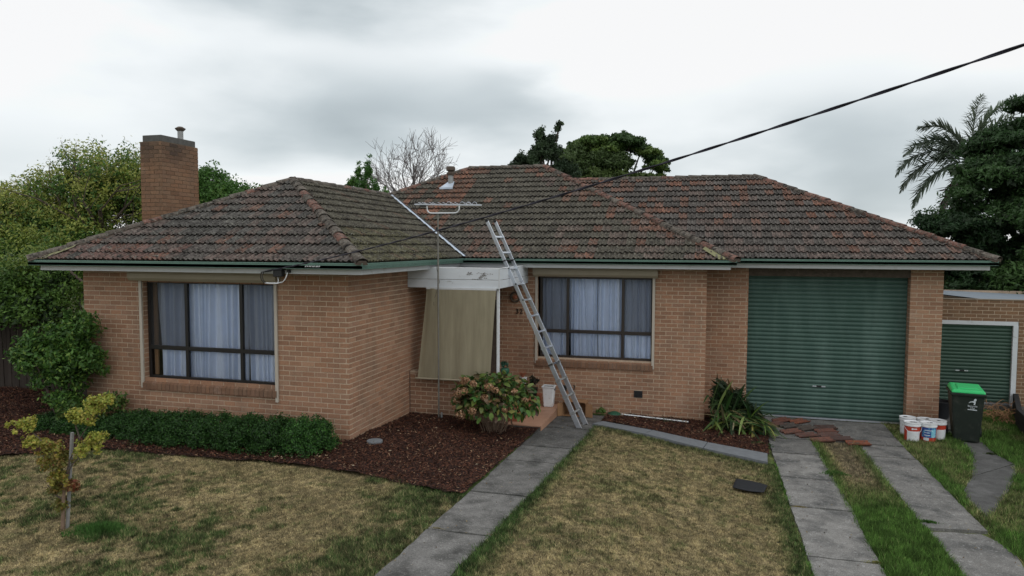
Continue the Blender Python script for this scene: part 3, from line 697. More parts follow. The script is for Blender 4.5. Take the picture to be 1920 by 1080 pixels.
# ---- roof
SL = .507; TH = math.atan(SL); CT, STh = math.cos(TH), math.sin(TH)
GA, TW = .345, .205
ROOF = part('roof', HOUSE, (1, 6, 3))
PU = [0, .12, .22, .38, .46, .58, .68, .88, 1.0]
PH = [.034, .034, .007, .004, .027, .027, .004, .007, .034]
def tile_local(jz=0, thick=.034):
    vs, fs = [], []
    n = len(PU); top = GA+.02
    for i, (u, h) in enumerate(zip(PU, PH)):
        x = u*TW
        vs += [(x, .0, h+thick+jz), (x, top, h-.004), (x, .035, h+jz-.012)]
    for i in range(n-1):
        a = i*3; c = a+3
        fs.append((a, c, c+1, a+1)); fs.append((a+2, c+2, c, a))
    return vs, fs
def roofcol(x, y, plane):
    n = float(fbm(np.array(x), np.array(y), 1.3, 41)); n2 = float(fbm(np.array(x), np.array(y), .45, 43)); r = rnd.random()
    dark_, grey, olive, terra, terra2, pink = (.062, .054, .049), (.108, .098, .087), (.098, .092, .068), (.175, .088, .062), (.26, .112, .070), (.145, .105, .092)
    def mx(a, b, t): t = max(0, min(1, t)); return tuple(p*(1-t)+q*t for p, q in zip(a, b))
    c = mx(dark_, grey, n2*1.5-.3+r*.5)
    if plane == 'wing_front':
        c = mx(c, (.095, .10, .10), .4); c = mx(c, pink, .55*(r > .5)+.2*(n > .5)); 
        if y < .1 and x < -3 and n2+r*.3 > .62: c = mx(c, (.18, .10, .085), .6)
        if r > .93: c = mx(c, terra, .6)
    elif plane == 'wing_right':
        c = mx(c, olive, .75)
        if x > -.5 and y < 3.2: c = mx(c, (.125, .12, .062), .5)
        if r > .93: c = mx(c, terra, .3)
    elif plane == 'main_front':
        c = mx(c, olive, .55)
        d = math.hypot((x+1.5)*.8, y-6.6)
        if (x < -.55 and y > 5 and n2*1.0+r*.25 > .5): c = mx(c, terra if r > .45 else terra2, .45+.5*n2)
        if y < 5.6 and r > .5 and x > .3: c = mx(c, pink, .6)
        if y < 4.9 and r > .75: c = mx(c, terra, .6)
        edge = (6.297-x)-(y-4.114)
        if edge < .8 and r > .35: c = mx(c, terra if r > .7 else pink, .8)
        if r > .95: c = mx(c, terra, .7)
    elif plane in ('garage_front', 'garage_right'):
        c = mx(c, (.11, .10, .10), .35)
        if r > .5: c = mx(c, pink, .65)
        if n > .48 and y > 6.8 and r > .45: c = mx(c, terra2 if r > .85 else terra, .7)
        edge = (11.159-x)-(y-5.08)
        if edge < .7 and r > .5: c = mx(c, terra, .5)
        if r > .96: c = mx(c, terra, .8)
    else: c = mx(c, pink, .4*r)
    k = rnd.uniform(.82, 1.22); return tuple(q*k for q in c)
TSING = []; TSTUFF = []
def roofplane(name, poly, e0, udir, ez, side=1):
    """poly: plan XY, convex ccw. e0: eave origin XY (on eave line), udir: unit vec along eave such that up-slope = left of udir"""
    u = Vector((*udir, 0)); v2 = Vector((-u.y, u.x, 0)); up = (v2*CT+Vector((0, 0, STh)))
    nrm = u.cross(up)
    O = Vector((e0[0], e0[1], ez))
    M = Matrix((( u.x, up.x, nrm.x, O.x), (u.y, up.y, nrm.y, O.y), (u.z, up.z, nrm.z, O.z), (0, 0, 0, 1)))
    cen = Vector((sum(p[0] for p in poly)/len(poly), sum(p[1] for p in poly)/len(poly), 0))
    # deck
    zz = lambda x, y: ez+((Vector((x, y, 0))-Vector((*e0, 0))).dot(v2))*SL
    d = MB(); d.poly(poly, lambda x, y: zz(x, y)-.06, lambda x, y: zz(x, y)-.012); d.build('roof_deck', 'deck', ROOF)
    uv = [((Vector((*p, 0))-Vector((*e0, 0))).dot(u), (Vector((*p, 0))-Vector((*e0, 0))).dot(v2)/CT) for p in poly]
    u0, u1 = min(p[0] for p in uv), max(p[0] for p in uv); v0, v1 = min(p[1] for p in uv), max(p[1] for p in uv)
    area = sum(uv[i][0]*uv[(i+1) % len(uv)][1]-uv[(i+1) % len(uv)][0]*uv[i][1] for i in range(len(uv)))
    if area < 0: uv = uv[::-1]
    def sd(a, b):  # min signed distance inside
        m = 1e9
        for i in range(len(uv)):
            p, q = uv[i], uv[(i+1) % len(uv)]; ex, ey = q[0]-p[0], q[1]-p[1]; L = math.hypot(ex, ey)
            if L < 1e-6: continue
            m = min(m, (ex*(b-p[1])-ey*(a-p[0]))/L)
        return m
    vs, fs, cs = [], [], []
    i0 = int(math.floor(u0/TW))-1; i1 = int(math.ceil(u1/TW))+1; j0 = int(math.floor(v0/GA)); j1 = int(math.ceil(v1/GA))
    for j in range(j0, j1):
        wob = .006*math.sin(j*1.7)
        for i in range(i0, i1):
            a, b = i*TW, (j*GA-.03 if j else .045)
            cs4 = [sd(a+q*TW, b+.03+r_*(GA-.06)) for q in (0, 1) for r_ in (0, 1)]
            if max(cs4) < -.02 and sd(a+TW/2, b+GA/2) < 0: continue
            pc = M @ Vector((a+TW/2, b+GA/2, 0)); col = roofcol(pc.x, pc.y, name)
            jz = rnd.uniform(-.003, .005); rot = rnd.gauss(0, .008)
            T = Matrix.Translation((a+wob, b+rnd.uniform(-.005, .005), 0)) @ Matrix.Rotation(rot, 4, 'Z')
            if min(cs4) > .02 and j > 0 and name in ('wing_front', 'wing_right'):
                TSING.append(((pc-CAM).length/abs((CAM-pc).normalized().dot(nrm))**.5, M @ T, col, len(TSTUFF))); continue
            lv, lf = tile_local(jz); n = len(vs)
            vs += [tuple(T @ Vector(q)) for q in lv]; fs += [tuple(k+n for k in f) for f in lf]; cs += [col]*len(lv)
    TSTUFF.append([name, M, vs, fs, cs, uv])
def tilemesh(k):
    lv, lf = tile_local(.002*k-.002); me = bpy.data.meshes.new('roof_tile'); me.from_pydata(lv, [], lf)
    a = me.color_attributes.new('Col', 'FLOAT_COLOR', 'POINT'); a.data.foreach_set('color', [1.]*(4*len(lv)))
    me.materials.append(MT['tile']); me.update(); return me
E1, E2, E3, ER = -6.03, .567, 6.297, 11.159
YF, YM, YG = -.60, 4.114, 5.08; EZ = 3.002; EZG = 3.024
MX = (E1+E2)/2; HW = (E2-E1)/2; MR = 9.149; GR = 9.287
roofplane('wing_front', [(E1, YF), (E2, YF), (MX, YF+HW)], (E1, YF), (1, 0), EZ)
roofplane('wing_right', [(E2, YF), (E2, YM), (MX, YM+HW), (MX, YF+HW)], (E2, YF), (0, 1), EZ)
roofplane('main_front', [(E2, YM), (E3, YM), (E3-(MR-YM), MR), (E1+(MR-YM), MR), (MX, YM+HW)], (E2, YM), (1, 0), EZ)
roofplane('garage_front', [(6.30, YG), (ER, YG), (ER-(GR-YG), GR), (2.05, GR)], (E3, YG), (1, 0), EZG)
roofplane('main_right', [(E3, YM), (E3, 5.10), (2.05, 9.34), (E3-(MR-YM), MR)], (E3, YM), (0, 1), EZ)
roofplane('garage_right', [(ER, YG), (ER, 2*GR-YG), (ER-(GR-YG), GR)], (ER, YG), (0, 1), EZG)
roofplane('left', [(E1, YF), (MX, YF+HW), (MX, YM+HW), (E1, YM+HW)], (E1, 14), (0, -1), EZ)
roofplane('left2', [(E1, YM+HW), (MX, YM+HW), (E1+MR-YM, MR), (E1, 14.18)], (E1, 14), (0, -1), EZ)
d = MB(); zr = EZ+SL*(MR-YM); zr2 = EZG+SL*(GR-YG)
d.add([(E1, 14.18, EZ), (E3, 14.18, EZ), (E3-(MR-YM), MR, zr), (E1+(MR-YM), MR, zr)], [(0, 1, 2, 3)])
d.add([(2.0, 2*GR-YG+.0, EZG-.001), (ER, 2*GR-YG, EZG), (ER-(GR-YG), GR, zr2), (2.05, GR, zr2)], [(0, 1, 2, 3)])
d.add([(E3, 14.18, EZ), (E3-(MR-YM), MR, zr), (2.1, 9.4, zr2), (E3, 12.5, EZ+.6)], [(0, 1, 2, 3)])
d.build('roof_deck', 'tile', ROOF)
TSING.sort(key=lambda t: t[0]); tms = [tilemesh(k) for k in range(3)]
for t in TSING[:290]: inst(tms[rnd.randrange(3)], 'roof_tile', ROOF, t[1], t[2])
for t in TSING[290:]:
    T = TSTUFF[t[3]]; loc = T[1].inverted() @ t[1]; lv, lf = tile_local(); n = len(T[2])
    T[2] += [tuple(loc @ Vector(q)) for q in lv]; T[3] += [tuple(k+n for k in f) for f in lf]; T[4] += [t[2]]*len(lv)
for name, M, vs, fs, cs, uv in TSTUFF:
    me = bpy.data.meshes.new('roof_tiling'); me.from_pydata(vs, [], fs)
    a = me.color_attributes.new('Col', 'FLOAT_COLOR', 'POINT'); a.data.foreach_set('color', np.array([(*c, 1) for c in cs], dtype=np.float32).ravel())
    bm = bmesh.new(); bm.from_mesh(me)
    for i in range(len(uv)):
        p, q = uv[i], uv[(i+1) % len(uv)]; ex, ey = q[0]-p[0], q[1]-p[1]; L = math.hypot(ex, ey)
        if L < 1e-6 or (abs(ey) < 1e-6 and abs(p[1]) < .05): continue   # leave the eave overhang alone
        no = Vector((ey/L, -ex/L, 0))
        bmesh.ops.bisect_plane(bm, geom=bm.verts[:]+bm.edges[:]+bm.faces[:], plane_co=(p[0]+no.x*.01, p[1]+no.y*.01, 0), plane_no=no, clear_outer=True)
    bm.to_mesh(me); bm.free(); me.materials.append(MT['tile']); me.update()
    o = bpy.data.objects.new('roof_tiling', me); link(o, ROOF, M); o['kind'] = 'stuff'

# ridge and hip caps, each its own piece, overlapping like scales
def capmesh():
    b = MB(); n = 7; L = .40
    for s in (0, 1):
        r0 = .094 if s == 0 else .078
        for k in range(n):
            a = math.pi*(k/(n-1)); b.v.append((L*s, -r0*1.15*math.cos(a), r0*.85*math.sin(a)-.03)); b.c.append((1, 1, 1))
    for k in range(n):
        a = math.pi*(k/(n-1)); b.v.append((0, -.09*1.15*math.cos(a), .088*.85*math.sin(a)-.03)); b.c.append((1, 1, 1))
    for k in range(n-1): b.f.append((k, n+k, n+k+1, k+1)); b.f.append((2*n+k, k, k+1, 2*n+k+1))
    me = bpy.data.meshes.new('ridge_cap'); me.from_pydata(b.v, [], b.f)
    a = me.color_attributes.new('Col', 'FLOAT_COLOR', 'POINT'); a.data.foreach_set('color', [1.]*(4*len(b.v)))
    me.materials.append(MT['tile']); me.update(); return me
CAPM = capmesh()
def capline(p, q, reds, step=.335, skip0=0.):
    p, q = Vector(p), Vector(q); d = (q-p); L = d.length; d.normalize()
    side = Vector((0, 0, 1)).cross(d).normalized(); up = d.cross(side)
    n = max(1, int(round((L-skip0)/step)))
    for i in range(n):
        o = p+d*(skip0+(L-skip0)*i/n)+up*(.035+rnd.uniform(-.004, .008))
        a = rnd.gauss(0, .02); dd = (d+side*a+up*-.02).normalized(); ss = up.cross(dd).normalized(); uu = dd.cross(ss)
        M = Matrix((( dd.x, ss.x, uu.x, o.x), (dd.y, ss.y, uu.y, o.y), (dd.z, ss.z, uu.z, o.z), (0, 0, 0, 1)))
        r = rnd.random(); base = (.125, .108, .092) if r > reds else (.185, .10, .08)
        k = rnd.uniform(.75, 1.2); inst(CAPM, 'ridge_cap', ROOF, M, tuple(c*k for c in base))
    # bedding mortar under the caps
    b = MB()
    nn = int(L/.12)
    for i in range(nn):
        t0, t1 = L*i/nn, L*(i+1)/nn; w = .10+rnd.uniform(-.008, .014)
        b.hexa([p+d*t0-side*w-up*.03, p+d*t1-side*w-up*.03, p+d*t1+side*w-up*.03, p+d*t0+side*w-up*.03,
                p+d*t0-side*w*.7+up*.03, p+d*t1-side*w*.7+up*.03, p+d*t1+side*w*.7+up*.03, p+d*t0+side*w*.7+up*.03], (1, 1, 1))
    b.build('bedding', 'bark', ROOF)
zw = EZ+SL*HW; pk = (MX, YF+HW, zw)
capline((E1, YF, EZ+.03), pk, .2); capline((E2, YF, EZ+.03), pk, .2)
capline((MX, YM+HW, zw), pk, .15)
capline((MX, YM+HW, zw), (E1+MR-YM, MR, zr), .55)
capline((E1+MR-YM, MR, zr), (E3-(MR-YM), MR, zr), .1)
capline((E3, YM, EZ+.03), (E3-(MR-YM), MR, zr), .75)
capline((2.1, GR, zr2), (ER-(GR-YG), GR, zr2), .3)
capline((ER, YG, EZG+.03), (ER-(GR-YG), GR, zr2), .5)
# pale mortar wedges at the hip feet
def wedge(x, y, sx, ez):
    b = MB(); n = 8
    b.add([(x+sx*.02, y+.02, ez+.045), (x+sx*.34, y+.015, ez+.055), (x+sx*.66, y+.34, ez+.26), (x+sx*.58, y+.52, ez+.33), (x+sx*.3, y+.28, ez+.2)], [(0, 1, 2, 3, 4)]); b.build('hip_pointing', 'lichen', ROOF)
wedge(E1, YF, 1, EZ); wedge(E3, YM, -1, EZ)
# valley flashing, with the cut tile edges stepping over it
b = MB(); A = Vector((E2+.02, YM-.02, EZ+.02)); B = Vector((MX, YM+HW, zw)); d = (B-A).normalized()
n_ = 26; w1 = Vector((1, 1, 0)).normalized()
side = Vector((1, 0, 0)); L = (B-A).length
for i in range(n_):
    t0, t1 = L*i/n_, L*(i+1)/n_
    z = Vector((0, 0, .062)); wv = .012+.060*((i*GA*1.9/1.4) % 1)
    # right half lies on the main slope, left half on the wing slope
    b.add([A+d*t0+z, A+d*t1+z, A+d*t1+z+Vector((.055, 0, 0)), A+d*t0+z+Vector((.055, 0, 0))], [(0, 1, 2, 3)])
    b.add([A+d*t0+z+Vector((0, -wv, 0)), A+d*t1+z+Vector((0, -wv+.03, 0)), A+d*t1+z, A+d*t0+z], [(0, 1, 2, 3)])
b.build('valley_flashing', 'lead', ROOF)
b = MB(); b.tube([A+Vector((.065, .0, .07)), B+Vector((.065, 0, .07))], .010, 6); b.build('valley_edge', 'black', ROOF)
# flue vent on the main slope
vent = thing('roof_vent', 'round capped flue vent rising through orange tiles on the main roof', 'vent', (-1.15, 8.0, EZ+SL*(8-YM)))
vz = EZ+SL*(8-YM)
b = MB(); b.lathe(-1.15, 8.0, [(.075, vz-.1), (.075, vz+.34)], 14); b.build('pipe', 'galv', vent, smooth='auto')
b = MB(); b.lathe(-1.15, 8.0, [(.09, vz+.28), (.115, vz+.33), (.115, vz+.36), (.08, vz+.38), (.08, vz+.40), (.125, vz+.42), (.125, vz+.50), (.10, vz+.53)], 16); b.build('cowl', 'bark', vent, smooth='auto')
b = MB(); z_ = EZ+SL*(7.75-YM)+.07
b.add([(-1.36, 7.68, z_-.02), (-.98, 7.68, z_-.02), (-1.06, 8.05, vz+.12), (-1.24, 8.05, vz+.12)], [(0, 1, 2, 3)]); b.box(-1.36, -.98, 7.67, 7.69, z_-.06, z_-.01); b.build('flashing', 'lead', vent)

# ---- chimney
CH = part('chimney', HOUSE, (-5.72, 2.6, -.2))
def dull(): 
    c = brick_col(); return (c[0]*.66, c[1]*.66, c[2]*.62)
b = MB(); b.box(-5.995, -5.455, 2.046, 3.144, -.2, 5.50); b.build('chimney_core', 'mortar2', CH)
core = MB()
def stackbricks(x0, x1, y0, y1, z0, z1, name, mname='brick', soot=False):
    st = MB()
    for org, ang, L in (((x0, y0), 0, x1-x0), ((x1, y0), math.pi/2, y1-y0), ((x1, y1), math.pi, x1-x0), ((x0, y1), -math.pi/2, y1-y0)):
        M = Matrix.Translation((org[0], org[1], 0)) @ Matrix.Rotation(ang, 4, 'Z'); k = 0
        while z0+k*CO < z1-.02:
            za, zb = z0+k*CO+.005, min(z0+(k+1)*CO-.003, z1); u = -.24+(.12 if k % 2 else 0); k += 1
            while u < L:
                s = (max(u, 0)+.002, min(u+.232, L)-.002); u += .24
                if s[1]-s[0] < .02: continue
                c = dull()
                if soot and zb > z1-.5:
                    f = max(0, min(1, (zb-(z1-.55))/.4))*max(0, 1-abs((s[0]+s[1])/2/L-.35)*1.6); c = tuple(q*(1-.78*f)+.03*.78*f for q in c)
                addbrick(st, M, s, za, zb, c)
    return st.build(name, mname, CH, 'stuff')
stackbricks(-6.0, -5.45, 2.04, 3.15, 3.0, 5.50, 'brickwork', soot=True)
b = MB(); b.box(-5.965, -5.485, 2.075, 3.115, 5.50, 5.64); b.build('chimney_cap', 'stepc', CH, bevel=.012)
fl = thing('chimney_flue', 'short grey metal flue with a flared cap on top of the brick chimney', 'flue', (-5.85, 2.98, 5.64))
b = MB(); b.lathe(-5.74, 2.95, [(.062, 5.62), (.062, 5.86)], 14); b.build('pipe', 'galv', fl, smooth='auto')
b = MB(); b.lathe(-5.74, 2.95, [(.06, 5.85), (.11, 5.90), (.115, 5.915), (.07, 5.94), (.05, 5.955)], 14); b.build('cap', 'bark', fl, smooth='auto')

# ---- windows
def curtain(label, x0, x1, y, z0, z1, seed, gap=None, tone=None):
    r = np.random.default_rng(seed); n = int((x1-x0)/.008); u = np.linspace(0, 1, n); nz = 24; zz = np.linspace(0, 1, nz)
    U, V = np.meshgrid(u, zz)
    ph = np.cumsum(np.interp(np.arange(n), np.linspace(0, n, 9), r.uniform(.35, 1.9, 9))); ph = ph/ph[-1]*2*np.pi*(x1-x0)/.125
    x = x0+(x1-x0)*U
    spread = (1-V)
    sh = np.interp(U, np.linspace(0, 1, 9), r.normal(0, .035, 9))*spread
    x = x+sh; amp = .052*(.25+.9*np.interp(U, np.linspace(0, 1, 13), r.uniform(0, 1.3, 13)))
    yy = y+amp*np.sin(np.interp(U, u, ph)+.6*spread*np.sin(U*9+seed))+.014*np.sin(2.3*np.interp(U, u, ph)+1.0)*(.4+.6*spread)
    if gap is not None:
        g0 = (gap-x0)/(x1-x0); w = .06*np.clip(spread-.55, 0, 1)
        x = x+np.where(U > g0, w, -w)*np.exp(-np.abs(U-g0)*7)
    z = z0+(z1-z0)*V
    idx = np.arange(n*nz).reshape(nz, n); F = np.stack([idx[:-1, :-1], idx[:-1, 1:], idx[1:, 1:], idx[1:, :-1]], -1)
    if gap is not None:
        k = int(g0*n); F = np.concatenate([F[:, :k], F[:, k+1:]], 1)
    o = npmesh('curtain', np.stack([x, yy, z], -1).reshape(-1, 3), F.reshape(-1, 4), None, 'curtain', None, None, True)
    return props(o, label, 'curtain')
def window(x0, x1, z0, z1, y, mulls, tz, fm, curt):
    w = part('window', HOUSE, ((x0+x1)/2, y, z0))
    t = .045; d = .05
    f = MB()
    f.box(x0, x0+t, y, y+d, z0, z1); f.box(x1-t, x1, y, y+d, z0, z1); f.box(x0+t, x1-t, y+.001, y+d, z0, z0+t); f.box(x0+t, x1-t, y+.001, y+d, z1-t, z1)
    f.build('frame', fm, w, bevel=.003)
    edges = [x0]+mulls+[x1]
    for m_ in mulls: b = MB(); b.box(m_-.03, m_+.03, y-.004, y+d+.002, z0+t-.001, z1-t+.001); b.build('mullion', fm, w, bevel=.003)
    b = MB()
    for i in range(len(edges)-1): 
        a, c = edges[i]+(.045 if i == 0 else .031), edges[i+1]-(.045 if i == len(edges)-2 else .031)
        b.box(a, c, y-.002, y+d-.005, tz-.03, tz+.03)
        b.box(a, c, y+.012, y+.03, tz-.045, tz-.034) 
    b.build('transom', fm, w)
    for i in range(len(edges)-1):
        a, c = edges[i]+.045, edges[i+1]-.045
        for k, (q0, q1) in enumerate(((z0+t, tz-.03), (tz+.03, z1-t))):
            b = MB(); b.add([(a-.02, y+.03, q0-.005), (c+.02, y+.03, q0-.005), (c+.02, y+.03, q1+.005), (a-.02, y+.03, q1+.005)], [(0, 1, 2, 3)])
            b.build('pane', 'glass', w)
            if k == 1 and i != 1:
                b = MB(); b.add([(a-.02, y+.022, q0-.005), (c+.02, y+.022, q0-.005), (c+.02, y+.022, q1+.005), (a-.02, y+.022, q1+.005)], [(0, 1, 2, 3)])
                b.build('insect_screen', 'screen', w)
    return w
window(-4.10, -1.40, .885, 2.66, .088, [-3.27, -2.13], 1.45, 'frame', None)
window(2.165, 4.645, .845, 2.64, 4.742, [2.79, 4.0], 1.435, 'frame2', None)
curtain('left white net curtain hanging in folds behind the big left window', -4.02, -3.12, .215, .82, 2.64, 3)
curtain('bright middle white net curtain behind the big left window', -3.22, -2.02, .225, .82, 2.64, 5)
curtain('right white net curtain behind the big left window', -2.10, -1.36, .215, .82, 2.64, 8)
curtain('left white net curtain behind the window with the ladder', 2.16, 2.86, 4.865, .78, 2.62, 13)
curtain('middle white net curtain parted at the bottom, behind the right-hand window', 2.80, 4.06, 4.875, .78, 2.62, 15, gap=3.42)
curtain('right white net curtain behind the window above the brick vent', 3.98, 4.68, 4.865, .78, 2.62, 18)
# rooms behind the glass
for (x0, x1, y0, nm) in ((-5.3, -.15, .115, 'room'), (1.9, 5.5, 4.77, 'room')):
    b = MB(); y1 = y0+2.2
    b.add([(x0, y1, 0.1), (x1, y1, 0.1), (x1, y1, 2.8), (x0, y1, 2.8), (x0, y0, .1), (x1, y0, .1), (x1, y0, 2.8), (x0, y0, 2.8)],
          [(0, 1, 2, 3), (4, 0, 3, 7), (1, 5, 6, 2), (4, 5, 1, 0), (3, 2, 6, 7)]); b.build('room', 'interior', HOUSE)
b = MB(); b.box(-4.05, -3.975, .17, .20, .93, 2.62); b.build('architrave', 'card', HOUSE)
# sills of bricks on edge, sloping outwards
def sill(x0, x1, y, zt, yback):
    s = part('window_sill', HOUSE, ((x0+x1)/2, y, zt-.15)); n = int(round((x1-x0)/.084)); w = (x1-x0)/n
    bm_ = MB(); bm_.hexa([(x0+.003, y-.042, zt-.18), (x1-.003, y-.042, zt-.18), (x1-.003, yback, zt-.10), (x0+.003, yback, zt-.10), (x0+.003, y-.042, zt-.088), (x1-.003, y-.042, zt-.088), (x1-.003, yback, zt-.007), (x0+.003, yback, zt-.007)]); bm_.build('bedding', 'stepc', s)
    for i in range(n):
        a, c = x0+i*w+.004, x0+(i+1)*w-.004; j = rnd.uniform(-.003, .003); b = MB()
        b.hexa([(a, y-.05+j, zt-.19), (c, y-.05+j, zt-.19), (c, yback, zt-.11), (a, yback, zt-.11), (a, y-.05+j, zt-.082), (c, y-.05+j, zt-.082), (c, yback, zt), (a, yback, zt)], tuple(q*.62 for q in brick_col()))
        b.build('sill_brick', 'brick', s)
sill(-4.14, -1.36, 0, .885, .088); sill(2.10, 4.66, 4.654, .845, 4.742)
# roller shutters: box and side guides
def shutter(x0, x1, y, z0, z1, gx0, gx1, gb0, gb1):
    b = MB(); p = [(y, z1), (y-.155, z1), (y-.165, z1-.05), (y-.165, z0+.05), (y-.12, z0), (y, z0)]
    n = len(p); b.add([(x0, *q) for q in p]+[(x1, *q) for q in p], [tuple(range(n-1, -1, -1)), tuple(range(n, 2*n))]+[(i, (i+1) % n, n+(i+1) % n, n+i) for i in range(n)])
    b.build('shutter_box', 'beige', HOUSE)
    for g, gb in ((gx0, gb0), (gx1-.055, gb1)):
        b = MB(); b.box(g, g+.055, y-.035, y-.002, gb, z0); b.build('shutter_guide', 'guide', HOUSE, bevel=.003)
shutter(-4.30, -1.27, -.002, 2.665, 2.835, -4.18, -1.335, .712, .612)
shutter(2.05, 4.74, 4.652, 2.645, 2.83, 2.077, 4.685, .70, .69)
b = MB(); b.box(4.27, 4.45, 4.64, 4.70, .06, .205); b.build('wall_vent', 'rubber', HOUSE)
b = MB()
for i in range(4): b.box(4.285, 4.435, 4.632, 4.638, .08+i*.03, .095+i*.03)
b.build('vent_grille', 'black', HOUSE)
# number 32 and round wall ornament
def text(s, size, M, m, name, parent, ext=.006, align='CENTER'):
    cu = bpy.data.curves.new(name, 'FONT'); cu.body = s; cu.size = size; cu.extrude = ext; cu.align_x = align; cu.materials.append(MT[m])
    tmp = bpy.data.objects.new('tmp', cu); C.objects.link(tmp); me = bpy.data.meshes.new_from_object(tmp, depsgraph=bpy.context.evaluated_depsgraph_get())
    bpy.data.objects.remove(tmp); bpy.data.curves.remove(cu); o = bpy.data.objects.new(name, me); link(o, parent, M); return o
hn = part('house_number', HOUSE, (1.80, 4.64, 1.75))
RX = Matrix.Rotation(math.pi/2, 4, 'X')
for ch, x in (('3', 1.665), ('2', 1.755)): text(ch, .155, Matrix.Translation((x, 4.635, 1.80)) @ RX, 'black', 'digit', hn, .008)
orn = thing('wall_ornament', 'round brown ring ornament on the brick wall above number 32', 'ornament', (1.63, 4.63, 2.1))
b = MB()
b.tube([(1.62+.105*math.cos(a), 4.625, 2.17+.105*math.sin(a)) for a in np.linspace(0, 2*math.pi, 20)], .020, 6, cap=False); b.build('ring', 'bark', orn)
b = MB(); b.lathe(0, 0, [(.0, 0), (.05, .01), (.05, .03), (.0, .04)], 12); o_ = b.build('boss', 'terra', orn); o_.matrix_local = W[orn.name].inverted() @ (Matrix.Translation((1.62, 4.63, 2.17)) @ RX)
b = MB(); b.beam((1.62, 4.625, 2.27), (1.68, 4.62, 2.35), .03, .02); b.build('bracket', 'terra', orn)

# ---- porch: low wall, canopy, post, step, floor, door
brickwall('porch_wall', HOUSE, (0, 2.49), 0, 1.95, -.4, .76, thick=.20, start=1, colf=lambda: tuple(q*.86 for q in brick_col()))
b = MB()
for i in range(8): pass
b.box(.003, 1.953, 2.485, 2.70, .763, .79); b.build('wall_coping', 'mortar', HOUSE)
b = MB(); b.box(-.002, .008, 2.474, 2.492, -.15, .80); b.build('movement_joint', 'rubber', HOUSE)
b = MB(); b.box(.0, 2.22, 2.70, 4.65, -.5, .03); b.box(2.22, 2.235, 2.70, 4.65, -.5, .03); b.build('porch_floor', 'terra', HOUSE)
b = MB(); b.box(.35, 1.25, 4.70, 4.74, .03, 2.1); b.build('front_door', 'bark', HOUSE)
st_ = part('porch_step', HOUSE, (2.4, 3.4, -.3))
b = MB(); b.box(1.95, 2.70, 2.50, 4.45, -.45, -.165); b.build('step_base', 'stepc', st_)
for i in range(6):
    y0 = 2.49+i*.327; b = MB(); b.box(2.24, 2.60, y0+.002, y0+.325, -.163, -.145); b.build('tile', 'step', st_)
    b = MB(); b.box(2.602, 2.715, y0+.002, y0+.325, -.163, -.143); b.build('tile', 'kerb' if i > 9 else 'step', st_)
    b = MB(); b.box(2.702, 2.714, y0+.002, y0+.325, -.33, -.165); b.build('tile', 'step', st_)
b = MB(); b.box(1.96, 2.238, 2.492, 2.698, -.163, -.143); b.build('tile', 'step', st_)
cn = part('porch_canopy', HOUSE, (1, 3.5, 2.5))
CX, CY = 1.905, 2.40
b = MB(); b.box(.006, CX-.022, CY, CY+.03, 2.655, 2.865); b.build('fascia_board', 'canopy', cn, bevel=.004)
b = MB(); b.box(.006, CX-.022, CY-.003, CY+.03, 2.485, 2.648); b.build('fascia_board', 'canopy', cn, bevel=.004)
b = MB(); b.box(CX-.018, CX, CY+.01, 4.648, 2.655, 2.86); b.build('fascia_board', 'canopy', cn, bevel=.004)
b = MB(); b.box(CX-.018, CX+.002, CY+.01, 4.648, 2.49, 2.648); b.build('fascia_board', 'canopy', cn, bevel=.004)
b = MB(); b.box(CX-.021, CX+.004, CY-.004, CY+.009, 2.483, 2.868); b.build('corner_trim', 'white', cn)
b = MB(); b.tube([(.01, CY+.01, 2.878), (CX, CY+.01, 2.878), (CX, 4.3, 2.878)], .014, 6); b.build('edge_capping', 'whiteplastic', cn)
b = MB(); b.box(.01, CX-.03, CY+.04, 4.64, 2.75, 2.80); b.box(.012, .6, CY+.04, 4.64, 2.801, 2.815); b.build('canopy_roof', 'membrane', cn)
b = MB(); b.box(.02, CX-.03, 4.45, 4.64, 2.80, 2.94); b.build('upstand', 'membrane', cn)
b = MB(); b.box(.41, CX-.06, CY-.028, CY-.004, 2.455, 2.495); b.build('blind_batten', 'white', cn)
# bare patches where the paint has flaked off the boards
rf = random.Random(5); fl_ = MB(); fl_spots = [(1.20, 2.652, .16, .004), (.75, 2.652, .12, .004), (1.72, 2.77, .012, .010), (1.76, 2.765, .008, .012)]
for cx_, cz_, w_, h_, n_ in ((1.30, 2.765, .07, .02, 12), (1.55, 2.775, .10, .014, 12), (1.575, 2.735, .05, .03, 12), (1.56, 2.69, .06, .02, 9), (1.45, 2.67, .12, .006, 4)):
    for i in range(n_): fl_spots.append((cx_+rf.gauss(0, w_*.55), cz_+rf.gauss(0, h_*.6), rf.uniform(.008, .032), rf.uniform(.004, .012)))
for cx_, cz_, sx_, sz_ in fl_spots:
    n = 9; pts = []
    for k in range(n):
        a = 2*math.pi*k/n; q = rf.uniform(.4, 1.15); pts.append((cx_+sx_*q*math.cos(a), CY-.0055-rf.random()*.0004, cz_+sz_*q*math.sin(a)))
    fl_.add([(cx_, CY-.006, cz_)]+pts, [(0, 1+(k+1) % n, 1+k) for k in range(n)])
fl_.build('flaked_paint', 'peel', cn, 'stuff')
b = MB(); b.box(1.815, 1.868, 2.50, 2.55, .79, 2.49); b.build('porch_post', 'whiteplastic', HOUSE, bevel=.006)

